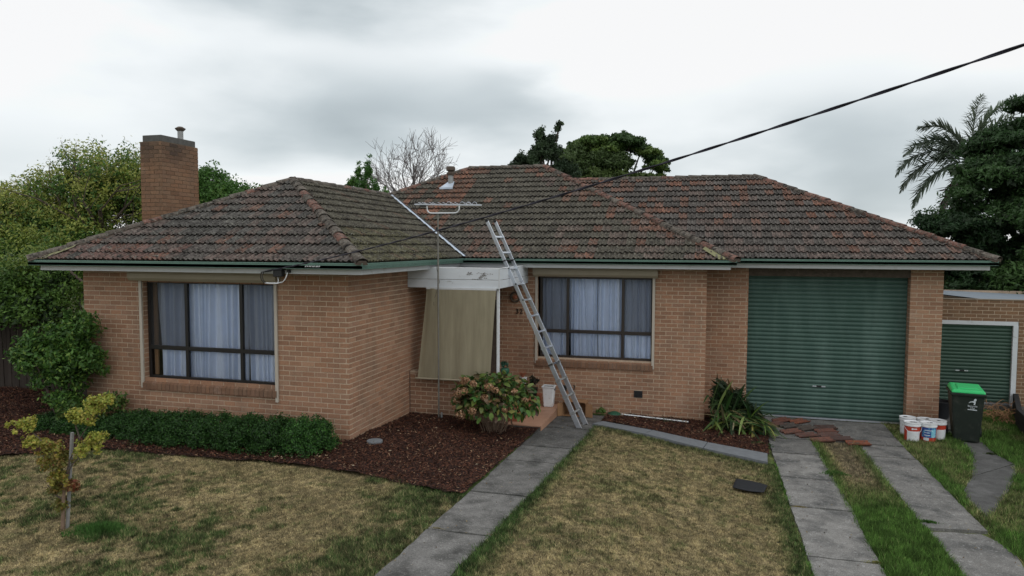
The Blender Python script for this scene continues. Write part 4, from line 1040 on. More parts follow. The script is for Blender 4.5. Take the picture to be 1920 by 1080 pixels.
# ---- garage door
def rollerdoor(parent, x0, x1, y, z0, z1, pitch, m, hx, hz):
    gd = part('garage_door', parent, ((x0+x1)/2, y, z0)); n = int(round((z1-z0)/pitch)); pz = (z1-z0)/n
    prof = [(0, 0.), (-.002, .10), (-.018, .22), (-.020, .45), (-.021, .60), (-.018, .80), (-.002, .92), (.004, .96), (.004, 1.0)]
    b = MB(); k = len(prof); b.add([(x0, o, q*pz) for o, q in prof]+[(x1, o, q*pz) for o, q in prof], [(i, k+i, k+i+1, i+1) for i in range(k-1)])
    me = bpy.data.meshes.new('slat'); me.from_pydata([(p[0]-(x0+x1)/2, p[1], p[2]) for p in b.v], [], b.f)
    me.polygons.foreach_set('use_smooth', [True]*len(me.polygons)); me.materials.append(MT[m]); me.update()
    for i in range(n): inst(me, 'slat', gd, Matrix.Translation(((x0+x1)/2, y+rnd.uniform(-.001, .001), z0+.04+i*pz*(1-.04/(z1-z0)))))
    b = MB(); b.box(x0+.01, x1-.01, y-.022, y+.01, z0, z0+.035); b.build('bottom_rail', 'alu', gd)
    b = MB(); b.box(hx-.13, hx-.05, y-.045, y-.02, hz-.012, hz+.012); b.box(hx+.05, hx+.13, y-.045, y-.02, hz-.012, hz+.012); b.build('handle', 'alu', gd)
    b = MB(); b.box(hx-.05, hx+.05, y-.04, y-.02, hz-.018, hz+.018); b.build('lock', 'black', gd)
    b = MB(); b.box(x0, x1, y+.02, y+.05, z0, z1); b.build('door_back', 'black', gd)
    return gd
rollerdoor(HOUSE, 6.62, 9.775, 5.80, -.425, 2.72, .0925, 'door', 8.12, .30)

# ------------------------------------------------------------------ SECOND GARAGE behind right
G2 = thing('brick_garage', 'low brown brick garage with flat parapet and green roller door behind the bin', 'garage', (12, 9, -.43))
def g2col():
    c = brick_col(); return (c[0]*.66, c[1]*.70, c[2]*.66)
brickwall('wall', G2, (10.6, 8), 0, 4.6, -.6, 2.10, [(.25, 2.06, -.43, 1.62)], colf=g2col, thick=.12)
b = MB(); b.box(10.6, 15.2, 7.985, 8.13, 2.10, 2.118); b.build('coping', 'stone', G2)
b = MB(); b.box(10.85, 12.64, 7.985, 8.05, 1.52, 1.61); b.build('door_frame', 'canopy', G2)
b = MB(); b.box(12.545, 12.645, 7.98, 8.05, -.45, 1.52); b.build('door_frame', 'canopy', G2)
b = MB(); b.box(10.6, 15.2, 12, 12.1, -.6, 2.1); b.box(10.6, 10.7, 8.15, 12, -.6, 2.1); b.box(15.1, 15.2, 8.15, 12, -.6, 2.1); b.build('wall', 'mortar', G2)
rollerdoor(G2, 10.85, 12.545, 8.06, -.33, 1.53, .086, 'door2', 11.55, .43)
b = MB(); b.box(10.6, 15.2, 7.9, 8.12, -.6, -.34); b.build('threshold', 'stepc', G2)
# low pitched corrugated roof rising behind the parapet on the left
b = MB(); n = 60
vs = []; 
for i in range(n+1):
    y = 8.3+i*.06; h = .012*math.cos(i*math.pi)
    vs += [(10.3, y, 2.28+h), (12.0, y, 2.09+h), (15, y, 1.98+h)]
b.add(vs, [(3*i, 3*i+1, 3*i+4, 3*i+3) for i in range(n)]+[(3*i+1, 3*i+2, 3*i+5, 3*i+4) for i in range(n)]); b.build('roof', 'corr', G2)

# ------------------------------------------------------------------ shade blind, pole, antenna, cable
sb = thing('shade_blind', 'faded olive shade-cloth blind hanging in front of the porch', 'blind', (1.05, 2.3, .68))
nx_, nz_ = 60, 40; U, V = np.meshgrid(np.linspace(0, 1, nx_), np.linspace(0, 1, nz_))
xa = .415+(.235-.415)*(1-V); xb = 1.845+(1.745-1.845)*(1-V)**.8
Xc = xa+(xb-xa)*U; Yc = 2.375-.06*(1-V)+.012*np.sin(U*17+V*2)*(1-V)**.5*(1.4-U)+.02*np.sin(U*41+1)*np.exp(-U*9)+.010*np.sin(U*29)*(1-V); Zc = .69+(2.47-.69)*V-.02*np.sin(U*math.pi)*(1-V)
idx = np.arange(nx_*nz_).reshape(nz_, nx_); F = np.stack([idx[:-1, :-1], idx[:-1, 1:], idx[1:, 1:], idx[1:, :-1]], -1).reshape(-1, 4)
npmesh('cloth', np.stack([Xc, Yc, Zc], -1).reshape(-1, 3), F, None, 'cloth', sb, None, True)
b = MB(); b.tube([(.20, 2.31, .69), (1.76, 2.31, .70)], .017, 8); b.build('bottom_pole', 'beige', sb)

am = thing('antenna_mast', 'tall galvanised mast standing in the mulch beside the porch blind', 'mast', (.66, 2.36, -.1))
b = MB(); b.tube([(.725, 2.22, -.15), (.722, 2.22, 2.3), (.72, 2.22, 3.95)], .0165, 10); b.build('pole', 'mastmetal', am, smooth='auto')
b = MB(); b.tube([(.785, 2.22, -.12), (.785, 2.22, .06)], .022, 8); b.build('earth_clamp', 'galv', am)
b = MB(); b.box(.685, .72, 2.19, 2.22, 3.60, 3.66); b.build('clamp', 'black', am)
am_dx = .055
pts = []
for a in np.linspace(math.pi, 1.5*math.pi, 7): pts.append((.545+.09*math.cos(a), 2.19, 4.025+.09*math.sin(a)))
pts = [(.455, 2.19, 4.07)]+pts
for a in np.linspace(1.5*math.pi, 2*math.pi, 7): pts.append((.93+.09*math.cos(a)+.09, 2.19, 4.025+.09*math.sin(a)))
pts.append((1.11, 2.19, 4.07))
pts = [(x+.055, y, z-.005) for x, y, z in pts]
b = MB(); b.tube(pts, .013, 8); b.build('cradle', 'whiteplastic', am, smooth='auto')
b = MB(); b.tube([(.655, 2.245, 3.4), (.60, 2.5, 3.25), (.56, 2.9, 3.10), (.57, 3.3, 3.06)], .004, 5); b.tube([(.675, 2.24, 2.9), (.69, 2.375, 2.6), (.66, 2.195, 2.3)], .004, 5); b.tube([(.64, 2.19, 2.22), (.60, 2.30, 2.14)], .004, 5); b.build('coax_cable', 'black', am)
an = thing('tv_antenna', 'long horizontal television antenna with looped elements above the mast', 'antenna', (.87, 2.19, 4.07))
b = MB(); b.beam((.25, 2.19, 4.105), (1.61, 2.19, 4.075), .018, .024); b.build('boom', 'alu', an)
zb_ = lambda x: 4.105-(x-.25)*.022
for i, x in enumerate([.33, .37, .40, .43, .46, .50, .56, .62, .68, .74, .80, .90, .98, 1.06, 1.15, 1.24, 1.33, 1.42, 1.50]):
    L = .05+.006*i; b = MB()
    b.tube([(x, 2.19-L*1.6, zb_(x)+.03), (x, 2.19, zb_(x)+.012), (x, 2.19+L*1.6, zb_(x)+.01)], .006, 5); b.build('element', 'alu' if i % 3 else 'black', an)
for x in (.95, 1.22, 1.35, 1.47):
    b = MB(); b.tube([(x+.05*math.cos(a), 2.19, zb_(x)+.055*math.sin(a)) for a in np.linspace(-.2, math.pi+.2, 9)], .005, 5); b.build('element', 'alu', an)
b = MB(); b.box(.30, .43, 2.315, 2.345, 4.065, 4.095); b.build('balun_box', 'black', an)
b = MB()
for a0 in (-.12, 0, .12): b.tube([(.19+.06*abs(t), 2.19+a0, 4.105+.11*t) for t in np.linspace(-1, 1, 9)], .006, 5)
b.tube([(.20, 2.2, 4.1), (.20, 2.46, 4.1)], .006, 5); b.build('reflector', 'black', an)

cab = thing('power_cable', 'black twisted service cable crossing the sky down to the left eave', 'cable', (-1.2, -.52, 2.88))
A_ = Vector((-1.2, -.52, 2.885)); B_ = Vector((7.30672783, -5.93006556, 4.40971773)); sg = .12
def cpt(t): return A_+(B_-A_)*t-Vector((0, 0, 4*sg*t*(1-t)))
d_ = (B_-A_).normalized(); s_ = Vector((0, 0, 1)).cross(d_).normalized(); u_ = d_.cross(s_)
Lc = (B_-A_).length
for ph in (0, math.pi):
    b = MB(); b.tube([cpt(t)+(s_*math.cos(2*math.pi*t*Lc/.62+ph)+u_*math.sin(2*math.pi*t*Lc/.62+ph))*.0052 for t in np.linspace(0, 1.6, 420)], .0062, 6)
    b.build('strand', 'cable', cab, smooth=True)
b = MB(); b.beam((-1.30, -.50, 2.865), (-1.08, -.545, 2.893), .018, .016); b.build('dead_end_clamp', 'black', cab)
jb = thing('junction_box', 'black service fuse box with looping white and black leads under the left gutter', 'fuse box', (-.95, -.5, 2.8))
b = MB(); b.box(-1.03, -.875, -.575, -.475, 2.80, 2.91); b.build('box', 'black', jb, bevel=.008)
b = MB(); b.box(-1.05, -.855, -.585, -.472, 2.912, 2.925); b.build('box_lid', 'black', jb)
b = MB(); b.box(-.81, -.765, -.53, -.472, 2.865, 2.915); b.build('eyelet', 'black', jb)
for off in (0, .035):
    b = MB(); b.tube([(-1.27+off, -.53, 2.87), (-1.285+off, -.54, 2.80), (-1.27+off, -.54, 2.74), (-1.22+off, -.54, 2.70)], .007, 6); b.build('lead', 'black', jb)
b = MB(); b.tube([(-1.20, -.54, 2.695), (-1.12, -.54, 2.685), (-.98, -.54, 2.69), (-.87, -.54, 2.72), (-.82, -.54, 2.78), (-.79, -.53, 2.87)], .007, 6)
b.tube([(-.97, -.54, 2.69), (-.955, -.54, 2.73), (-.97, -.53, 2.79)], .006, 6); b.tube([(-1.19, -.53, 2.70), (-1.02, -.53, 2.70), (-.9, -.53, 2.70), (-.84, -.53, 2.75), (-.80, -.53, 2.82)], .005, 6); b.build('lead', 'whiteplastic', jb)

# ------------------------------------------------------------------ ladder
ld = thing('ladder', 'extended telescopic aluminium ladder leaning on the white porch canopy edge', 'ladder', (3.4, 3.3, -.32))
f1, t1_ = Vector((3.37, 3.05, -.30)), Vector((1.45, 3.05, 3.80)); wv = Vector((.065, .36, 0))
n_seg = 13; dl = (t1_-f1); Ll = dl.length; dh = dl.normalized()
out_ = dh.cross(wv.normalized())
for s_i, o_ in enumerate((Vector((0, 0, 0)), wv)):
    b = MB()
    for k in range(n_seg):
        a, c = f1+o_+dl*(k/n_seg), f1+o_+dl*((k+1)/n_seg); w = .100-.0030*k
        b.beam(a, c, w*.42, w, up=out_)
    b.build('stile', 'alu', ld, bevel=.004)
    b = MB(); b.beam(f1+o_-dh*.05, f1+o_+dh*.03, .055, .095, up=out_); b.build('rubber_foot', 'rubber', ld, bevel=.008)
    b = MB(); b.beam(t1_+o_-dh*.01, t1_+o_+dh*.035, .045, .06, up=out_); b.build('end_cap', 'black', ld, bevel=.006)
for k in range(1, n_seg):
    p = f1+dl*(k/n_seg); b = MB(); b.beam(p, p+wv, .035, .042, up=out_)
    b.build('rung', 'alu' if k > 3 else 'galv', ld)
    for q0 in (Vector((0, 0, 0)), wv):
        b = MB(); b.beam(p+q0-dh*.025, p+q0+dh*.025, (.112-.003*k)*.46, .112-.003*k, up=out_); b.build('collar', 'galv' if k in (1, 2, 3, 4) else 'alu', ld)
    if k in (4, 8, 9, 10): b = MB(); b.tube([p-out_*.03-wv*.14, p-out_*.03-wv*.05], .013, 8); b.build('release_button', 'black', ld)
for k in (4, 10.5):
    p = f1+dl*(k/n_seg); b = MB(); b.beam(p-wv*.12, p+wv*1.12, .014, .10, up=out_); b.build('strap', 'black', ld)

# ------------------------------------------------------------------ small things
wb = thing('waste_bin', 'plain white plastic waste basket standing on the terracotta step', 'bin', (2.50, 4.17, -.145))
b = MB(); x0, y0, z0 = 2.50, 4.17, -.143
def frustum(b, cx, cy, w0, d0, w1, d1, z0, z1, col=(1, 1, 1)):
    return b.hexa([(cx-w0, cy-d0, z0), (cx+w0, cy-d0, z0), (cx+w0, cy+d0, z0), (cx-w0, cy+d0, z0), (cx-w1, cy-d1, z1), (cx+w1, cy-d1, z1), (cx+w1, cy+d1, z1), (cx-w1, cy+d1, z1)], col)
frustum(b, x0, y0, .10, .085, .125, .11, z0, z0+.43); b.build('tub', 'whiteplastic', wb, bevel=.018)
b = MB()
for (xa_, xb_, ya_, yb_) in ((-.138, .138, -.123, -.103), (-.138, .138, .103, .123), (-.138, -.118, -.1025, .1025), (.118, .138, -.1025, .1025)): b.box(x0+xa_, x0+xb_, y0+ya_, y0+yb_, z0+.425, z0+.45)
b.build('rim', 'whiteplastic', wb, bevel=.004)
b = MB(); b.box(x0-.11, x0+.11, y0-.095, y0+.095, z0+.432, z0+.434); b.build('dark_inside', 'galv', wb)
b = MB(); b.tube([(x0+.128, y0-.06, z0+.40), (x0+.142, y0-.05, z0+.365), (x0+.142, y0+.05, z0+.365), (x0+.128, y0+.06, z0+.40)], .007, 6); b.build('handle', 'black', wb)

cb = thing('cardboard_box', 'open brown cardboard box lying on its side behind the ladder foot', 'box', (3.1, 4.25, -.31), R(4))
b = MB(); X0, X1, Y0, Y1, Z0, Z1 = 2.83, 3.32, 4.05, 4.42, -.30, -.01; th = .006
b.box(X0, X1, Y0, Y1, Z0, Z0+th); b.box(X0, X1, Y0, Y1, Z1, Z1+th); b.box(X0, X0+th, Y0, Y1, Z0+th, Z1-.0005); b.box(X1-th, X1, Y0, Y1, Z0+th, Z1-.0005); b.box(X0+th, X1-th, Y1-th, Y1, Z0+th, Z1-.0005); b.build('carton', 'card', cb)
b = MB(); b.beam((X0-.005, Y0, (Z0+Z1)/2), (X0-.10, Y0-.09, (Z0+Z1)/2), .006, .28); b.build('flap', 'card', cb)
b = MB(); b.beam((X1+.005, Y0, (Z0+Z1)/2), (X1+.15, Y0-.02, (Z0+Z1)/2), .006, .28); b.build('flap', 'card', cb)
b = MB(); b.beam(((X0+X1)/2, Y0-.001, Z1+.008), ((X0+X1)/2, Y0-.10, Z1+.045), .46, .006, up=(0, 0, 1)); b.build('flap', 'card', cb)

rk = thing('leaf_rake', 'green plastic leaf rake with long white handle lying on the mulch along the wall', 'rake', (3.9, 4.45, -.33))
b = MB(); vs = []; n = 15
hd = Vector((4.02, 4.42, -.33))
for i in range(n):
    a = R(150+60*i/(n-1)); tip = hd+Vector((math.cos(a)*.30, math.sin(a)*.42, .0))
    b.tube([hd, hd+(tip-hd)*.5+Vector((0, 0, .07)), tip+Vector((0, 0, .01))], [.016, .012, .007], 5)
b.build('head', 'greenplastic', rk)
b = MB(); b.lathe(3.88, 4.42, [(.17, -.325), (.14, -.26), (.06, -.225), (.01, -.22)], 16); b.build('head_web', 'greenplastic', rk, smooth=True)
b = MB(); b.tube([(4.02, 4.42, -.27), (5.42, 4.38, -.33)], .014, 8); b.build('handle', 'whiteplastic', rk)

pb = thing('plant_pot', 'small white planter with reddish succulent on the porch wall end', 'plant pot', (2.0, 4.0, .03))
b = MB(); frustum(b, 1.97, 3.95, .06, .06, .085, .085, .36, .50); b.build('pot', 'whiteplastic', pb, bevel=.01)
b = MB(); b.box(1.88, 2.06, 3.86, 4.04, .03, .358); b.build('stand', 'bark', pb)
b = MB()
for i in range(16): a = i*2.4; b.tube([(1.97, 3.95, .49), (1.97+.05*math.cos(a), 3.95+.05*math.sin(a), .57), (1.97+.10*math.cos(a), 3.95+.09*math.sin(a), .60+.01*(i % 4))], [.012, .009, .003], 5)
b.build('succulent', 'terra', pb)
gpn = thing('plant_pot', 'round dark green pot plant at the foot of the white porch post', 'plant pot', (1.83, 2.62, .79))
b = MB(); b.lathe(1.96, 2.60, [(.05, .79), (.085, .85), (.09, .90), (.07, .93)], 14); b.build('pot', 'greenplastic', gpn, smooth='auto')
for i in range(3):
    pass
pp = thing('plant_pot', 'dark pot with drooping plant on the porch floor behind the white basket', 'plant pot', (2.1, 4.2, .03))
b = MB(); b.lathe(2.12, 4.32, [(.07, .03), (.10, .2), (.11, .21)], 14); b.build('pot', 'black', pp, smooth='auto')
hs = thing('wall_tap', 'small dark hose tap on the brick wall beside the ladder', 'tap', (3.0, 4.6, .2))
b = MB(); b.tube([(2.98, 4.65, .22), (2.98, 4.56, .22), (2.98, 4.54, .16)], .012, 6); b.box(2.955, 3.005, 4.54, 4.58, .245, .26); b.build('spout', 'black', hs)
b = MB(); b.box(2.72, 2.80, 4.62, 4.645, .12, .24); b.build('hose_box', 'black', hs)

ml = thing('drain_lid', 'pale round concrete lid lying in the mulch near the house corner', 'lid', (.44, .03, .02))
b = MB(); b.lathe(.44, .03, [(.125, .03), (.135, .05), (.13, .075), (.12, .078)], 20); b.build('lid', 'kerb', ml, smooth='auto')

mt = thing('rubber_mat', 'black rubber car mat dropped on the dry lawn beside the driveway', 'mat', (6.4, .75, -.35))
nu, nv = 14, 8; U, V = np.meshgrid(np.linspace(0, 1, nu), np.linspace(0, 1, nv))
c00, c10, c11, c01 = np.array([6.14, .50]), np.array([6.42, .37]), np.array([6.69, .95]), np.array([6.22, 1.10])
c00, c10, c11, c01 = np.array([6.15, .60]), np.array([6.60, .56]), np.array([6.68, .93]), np.array([6.22, 1.07])
XY = (c00*(1-U[..., None])+c10*U[..., None])*(1-V[..., None])+(c01*(1-U[..., None])+c11*U[..., None])*V[..., None]
XY[..., 1] -= .07*np.sin(U*math.pi)*(1-V)
zz_ = zg(XY[..., 0], XY[..., 1])+.045+.02*np.sin(U*3)+.02*(1-V)*np.abs(U-.5)
top = np.concatenate([XY, zz_[..., None]], -1).reshape(-1, 3); bot = top-np.array([0, 0, .012])
idx = np.arange(nu*nv).reshape(nv, nu); F = np.stack([idx[:-1, :-1], idx[:-1, 1:], idx[1:, 1:], idx[1:, :-1]], -1).reshape(-1, 4)
ring = list(idx[0, :])+list(idx[1:, -1])+list(idx[-1, -2::-1])+list(idx[-2:0:-1, 0]); N_ = nu*nv
Fs = [(ring[(i+1) % len(ring)], ring[i], ring[i]+N_, ring[(i+1) % len(ring)]+N_) for i in range(len(ring))]
npmesh('mat', np.concatenate([top, bot]), np.concatenate([F, F[:, ::-1]+N_, np.array(Fs)]), None, 'rubber', mt)

# loose roof tiles laid out on the drive apron
def loose_mesh():
    b = MB(); n = len(PU); w, l = .245, .40; vs = []
    for i, (u, h) in enumerate(zip(PU, PH)):
        x = (u-.5)*w
        vs += [(x, -l/2, h+.012), (x, l/2, h+.012), (x, -l/2, h-.008), (x, l/2, h-.008)]
    b.add(vs, [(4*i, 4*i+4, 4*i+5, 4*i+1) for i in range(n-1)]+[(4*i+2, 4*i+6, 4*i+4, 4*i) for i in range(n-1)]+[(4*i+1, 4*i+5, 4*i+7, 4*i+3) for i in range(n-1)]
          +[(4*i+3, 4*i+7, 4*i+6, 4*i+2) for i in range(n-1)]+[(0, 1, 3, 2), (4*n-4, 4*n-2, 4*n-1, 4*n-3)])
    me = bpy.data.meshes.new('loose_roof_tile'); me.from_pydata(b.v, [], b.f)
    a = me.color_attributes.new('Col', 'FLOAT_COLOR', 'POINT'); a.data.foreach_set('color', [1.]*(4*len(b.v)))
    me.materials.append(MT['ltile']); me.update(); return me
MT['ltile'] = mat('loose_tile_clay', (1, 1, 1), .9, .3, 14, .7, 60, objcol=True, col3=(.07, .06, .055), c3scale=22, c3lo=.5, c3hi=.65)
LT = loose_mesh()
lt = [(7.36, 5.36, -50, (.20, .075, .05), 'brown-red roof tile nearest the garage door in the back row'),
      (7.70, 5.36, -48, (.29, .10, .055), 'bright orange-red roof tile at the right end of the back row'),
      (7.17, 4.95, -55, (.19, .09, .07), 'dull red roof tile at the far left beside the strap-leaved plant'),
      (7.46, 4.90, -52, (.10, .085, .075), 'dark grey mossy roof tile second from the left in the second row'),
      (7.78, 4.80, -50, (.11, .09, .075), 'grey-brown mossy roof tile in the middle of the layout'),
      (8.15, 4.96, -78, (.10, .055, .045), 'dark brown tile at the rear right of the laid out tiles'),
      (7.44, 4.44, -62, (.23, .10, .07), 'pinkish red roof tile on the bare concrete at the left front'),
      (7.70, 4.23, -66, (.17, .08, .062), 'brown roof tile overlapping its left neighbour in the front row'),
      (8.11, 4.66, -72, (.20, .085, .06), 'red-brown tile with pale mortar corner behind the middle tiles'),
      (8.13, 4.35, -70, (.16, .085, .07), 'greyish red tile with mortar smear right of the middle tiles'),
      (7.93, 3.94, -74, (.23, .10, .07), 'orange-brown tile lying on the head of the grass strip'),
      (8.30, 4.12, -80, (.12, .07, .06), 'dark tile second from the right above the grass strip'),
      (8.55, 3.88, -84, (.33, .11, .06), 'brightest orange tile at the right end of the laid out tiles')]
for i, (x, y, a, c, lb) in enumerate(lt):
    c = tuple(q*.60+.006 for q in c)
    o = inst(LT, 'loose_roof_tile', None, Matrix.Translation((x, y, -.418)) @ Matrix.Rotation(R(a), 4, 'Z') @ Matrix.Rotation(R(rnd.uniform(1, 3)), 4, 'X'), c)
    props(o, lb, 'roof tile', 'roof tiles laid out on the driveway')
b = MB()

# paint pails
def pail(x, y, label, style, rot=0, h=.36, r=.145):
    t = thing('paint_pail', label, 'pail', (x, y, -.42), rot, 'paint pails by the brick pier')
    z0 = -.42
    b = MB(); b.lathe(x, y, [(r*.88, z0), (r*.965, z0+h*.86), (r*.965, z0+h*.87)], 28); b.build('bucket', 'whiteplastic', t, smooth='auto')
    b = MB(); b.lathe(x, y, [(r*1.0, z0+h*.80), (r*1.05, z0+h*.82), (r*1.05, z0+h*.88), (r*1.02, z0+h*.885), (r*1.02, z0+h*.97), (r*1.06, z0+h*.975), (r*1.06, z0+h), (r*.95, z0+h), (r*.93, z0+h-.012), (.0, z0+h-.010)], 28, cap=False); b.build('lid', 'whiteplastic', t, smooth='auto')
    b = MB()
    for i in range(3):
        a = rnd.uniform(0, 6.28); d = rnd.uniform(0, .08); px, py = x+d*math.cos(a), y+d*math.sin(a); n = 9; s = rnd.uniform(.02, .05)
        b.add([(px+s*rnd.uniform(.5, 1.3)*math.cos(2*math.pi*k/n), py+.6*s*rnd.uniform(.5, 1.3)*math.sin(2*math.pi*k/n), z0+h-.006+.001*i) for k in range(n)], [tuple(range(n))])
    b.build('dirt_patch', 'rubber', t)
    def band(z_a, z_b, a0, a1, m, eps, name):
        b = MB(); n = 20; vs = []
        for i in range(n+1):
            a = a0+(a1-a0)*i/n
            for z in (z_a, z_b):
                rr = r*(.88+(.965-.88)*((z-z0)/(h*.86)))+eps; vs.append((x+rr*math.cos(a), y+rr*math.sin(a), z))
        b.add(vs, [(2*i, 2*i+2, 2*i+3, 2*i+1) for i in range(n)]); b.build(name, m, t, smooth=True)
    f = -math.pi/2
    if style == 'red':
        band(z0+h*.56, z0+h*.80, 0, 2*math.pi, 'red', .002, 'label_band'); band(z0, z0+h*.56, f+.95, f+2*math.pi-.95, 'red', .0015, 'label_band')
        band(z0+h*.66, z0+h*.72, f-.25, f+.35, 'print', .003, 'label_print')
        b = MB(); b.lathe(0, 0, [(.018, 0), (.018, .002)], 12); o = b.build('label_mark', 'print', t); o.matrix_local = W[t.name].inverted() @ (Matrix.Translation((x-.035, y-r*.965-.004, z0+h*.69)) @ RX)
        b = MB(); b.tube([(x+r*1.05*math.cos(a), y-.02+r*1.02*math.sin(a)*1.02, z0+h*.80-.115*math.sin(math.pi*(a-math.pi)/math.pi)) for a in np.linspace(math.pi, 2*math.pi, 16)], .0035, 6); b.build('handle', 'whiteplastic', t)
    if style == 'blue':
        band(z0+h*.02, z0+h*.80, 0, 2*math.pi, 'red', .0015, 'label_band'); band(z0+h*.26, z0+h*.79, f-1.15, f+.95, 'blue', .003, 'label_band')
        band(z0+h*.27, z0+h*.70, f+.12, f+.80, 'bluewater', .0045, 'label_picture')
        band(z0+h*.50, z0+h*.53, f-.75, f-.05, 'print', .005, 'label_print'); band(z0+h*.62, z0+h*.66, f-.70, f+.1, 'print', .005, 'label_print'); band(z0+h*.36, z0+h*.40, f-.75, f+.0, 'print', .005, 'label_print')
        band(z0+h*.09, z0+h*.24, f-.85, f-.15, 'print', .003, 'label_print')
    if style == 'band': band(z0+h*.56, z0+h*.80, 0, 2*math.pi, 'red', .002, 'label_band')
    return t
pail(9.62, 4.50, 'white pail with red band and wire handle, front left of the group', 'red', 0)
pail(9.90, 4.52, 'white-lidded pail with blue and red label, front middle of the group', 'blue')
pail(10.14, 4.78, 'white pail with plain red band nearest the wheelie bin', 'band')
pail(9.66, 4.98, 'white pail at the rear left against the brick pier', 'plain', h=.345)
pail(9.97, 4.96, 'white pail with dirty lid at the rear middle of the group', 'plain', h=.335)

# wheelie bin
bn = thing('wheelie_bin', 'dark green wheelie bin with bright green lid and white council emblem', 'wheelie bin', (10.62, 4.85, -.42), R(-10))
Mb = W[bn.name]
def bx(name, pts, m, bevel=.01):
    b = MB(); b.hexa([Mb @ Vector(p) for p in pts]); return b.build(name, m, bn, bevel=bevel)
# local: x right, y away from viewer
bx('body', [(-.20, -.22, .0), (.22, -.22, .0), (.22, .22, .10), (-.20, .22, .10), (-.27, -.30, .92), (.27, -.30, .92), (.27, .32, .92), (-.27, .32, .92)], 'binbody', .025)
bx('rim', [(-.29, -.33, .90), (.29, -.33, .90), (.29, .34, .90), (-.29, .34, .90), (-.295, -.335, .955), (.295, -.335, .955), (.295, .345, .955), (-.295, .345, .955)], 'binbody', .012)
bx('lid', [(-.285, -.335, .957), (.285, -.335, .957), (.285, .36, .957), (-.285, .36, .957), (-.265, -.30, 1.015), (.265, -.30, 1.015), (.25, .32, 1.05), (-.25, .32, 1.05)], 'binlid', .025)
bx('lid_panel', [(-.18, -.22, 1.02), (.18, -.22, 1.02), (.17, .22, 1.04), (-.17, .22, 1.04), (-.16, -.19, 1.04), (.16, -.19, 1.04), (.15, .2, 1.06), (-.15, .2, 1.06)], 'binlid', .012)
b = MB(); b.tube([Mb @ Vector((-.24, .42, .93)), Mb @ Vector((.24, .42, .93))], .016, 8); b.tube([Mb @ Vector((-.24, .34, .93)), Mb @ Vector((-.24, .42, .93))], .016, 6); b.tube([Mb @ Vector((.24, .34, .93)), Mb @ Vector((.24, .42, .93))], .016, 6); b.build('handle', 'binbody', bn)
for sx in (-1, 1):
    b = MB(); b.tube([Mb @ Vector((sx*.25, .24, .10)), Mb @ Vector((sx*.31, .24, .10))], .10, 20); b.build('wheel', 'rubber', bn, smooth='auto')
b = MB(); b.tube([Mb @ Vector((-.31, .24, .10)), Mb @ Vector((.31, .24, .10))], .012, 8); b.build('axle', 'black', bn)
yf = lambda z: -.22-.08*z/.92-.004
FT = lambda x, z: Mb @ Matrix.Translation((x, yf(z), z)) @ Matrix.Rotation(math.pi/2+.087, 4, 'X')
text('Banyule', .050, FT(.075, .70), 'print', 'emblem_text', bn, .0008)
text('City', .044, FT(.075, .663), 'print', 'emblem_text', bn, .0008)
b = MB(); zz0 = .648
b.add([(0.0, yf(.645)-.001, .640), (.15, yf(.645)-.001, .636), (.15, yf(.65)-.001, .650), (0.0, yf(.65)-.001, .654)], [(0, 1, 2, 3)]); b.v = [tuple(Mb @ Vector(v)) for v in b.v]; b.build('emblem_bar', 'print', bn)
# bird-like emblem: round head over a swept body
b = MB(); hd_ = [(.112+.021*math.cos(a)+.006*math.sin(a), .835+.030*math.sin(a)) for a in np.linspace(0, 2*math.pi, 14)[:-1]]
bd = [(.010, .775), (.03, .800), (.07, .812), (.100, .815), (.122, .802), (.122, .78), (.112, .745), (.09, .742), (.10, .77), (.085, .788), (.055, .794), (.028, .783), (.014, .768)]
for sh in (hd_, bd): b.add([Mb @ Vector((x, yf(z)-.001, z)) for x, z in sh], [tuple(range(len(sh)))])
b.build('emblem', 'print', bn)

# black pot, twig pile, sleeper wall at far right
pt_ = thing('black_tub', 'black plastic tub on the concrete behind the wheelie bin', 'tub', (10.72, 6.7, -.43))
b = MB(); b.lathe(10.72, 6.75, [(.20, -.44), (.235, -.10), (.25, -.08), (.25, -.06), (.22, -.06), (.20, -.12), (0, -.12)], 20, cap=False); b.build('tub', 'rubber', pt_, smooth='auto')
sw = thing('sleeper_wall', 'low black timber sleeper wall at the far right edge of the grass', 'garden wall', (12.2, 6, -.44))
for k, (a, c) in enumerate((((12.66, 8.0), (12.05, 6.2)), ((12.05, 6.2), (11.75, 4.4)), ((11.75, 4.4), (11.7, 2.6)))):
    for j in range(2):
        b = MB(); b.beam((a[0], a[1], -.34+j*.2), (c[0], c[1], -.34+j*.2), .1, .19); b.build('sleeper', 'sleeper', sw, bevel=.008)
tw = thing('twig_pile', 'heap of dry brown twigs and leaves against the black sleeper wall', 'twig heap', (11.85, 6.9, -.44))
b = MB()
for i in range(150):
    x = 11.95+rnd.gauss(0, .18); y = 6.75+rnd.gauss(0, .35); z = -.42+abs(rnd.gauss(0, .12)); a = rnd.uniform(0, 6.28); L = rnd.uniform(.08, .3)
    b.tube([(x, y, z), (x+L*.5*math.cos(a), y+L*.5*math.sin(a), z+rnd.uniform(0, .1)), (x+L*math.cos(a+.4), y+L*math.sin(a+.4), z+rnd.uniform(-.03, .1))], [.007, .005, .002], 4)
b.build('twigs', 'card', tw, 'stuff')

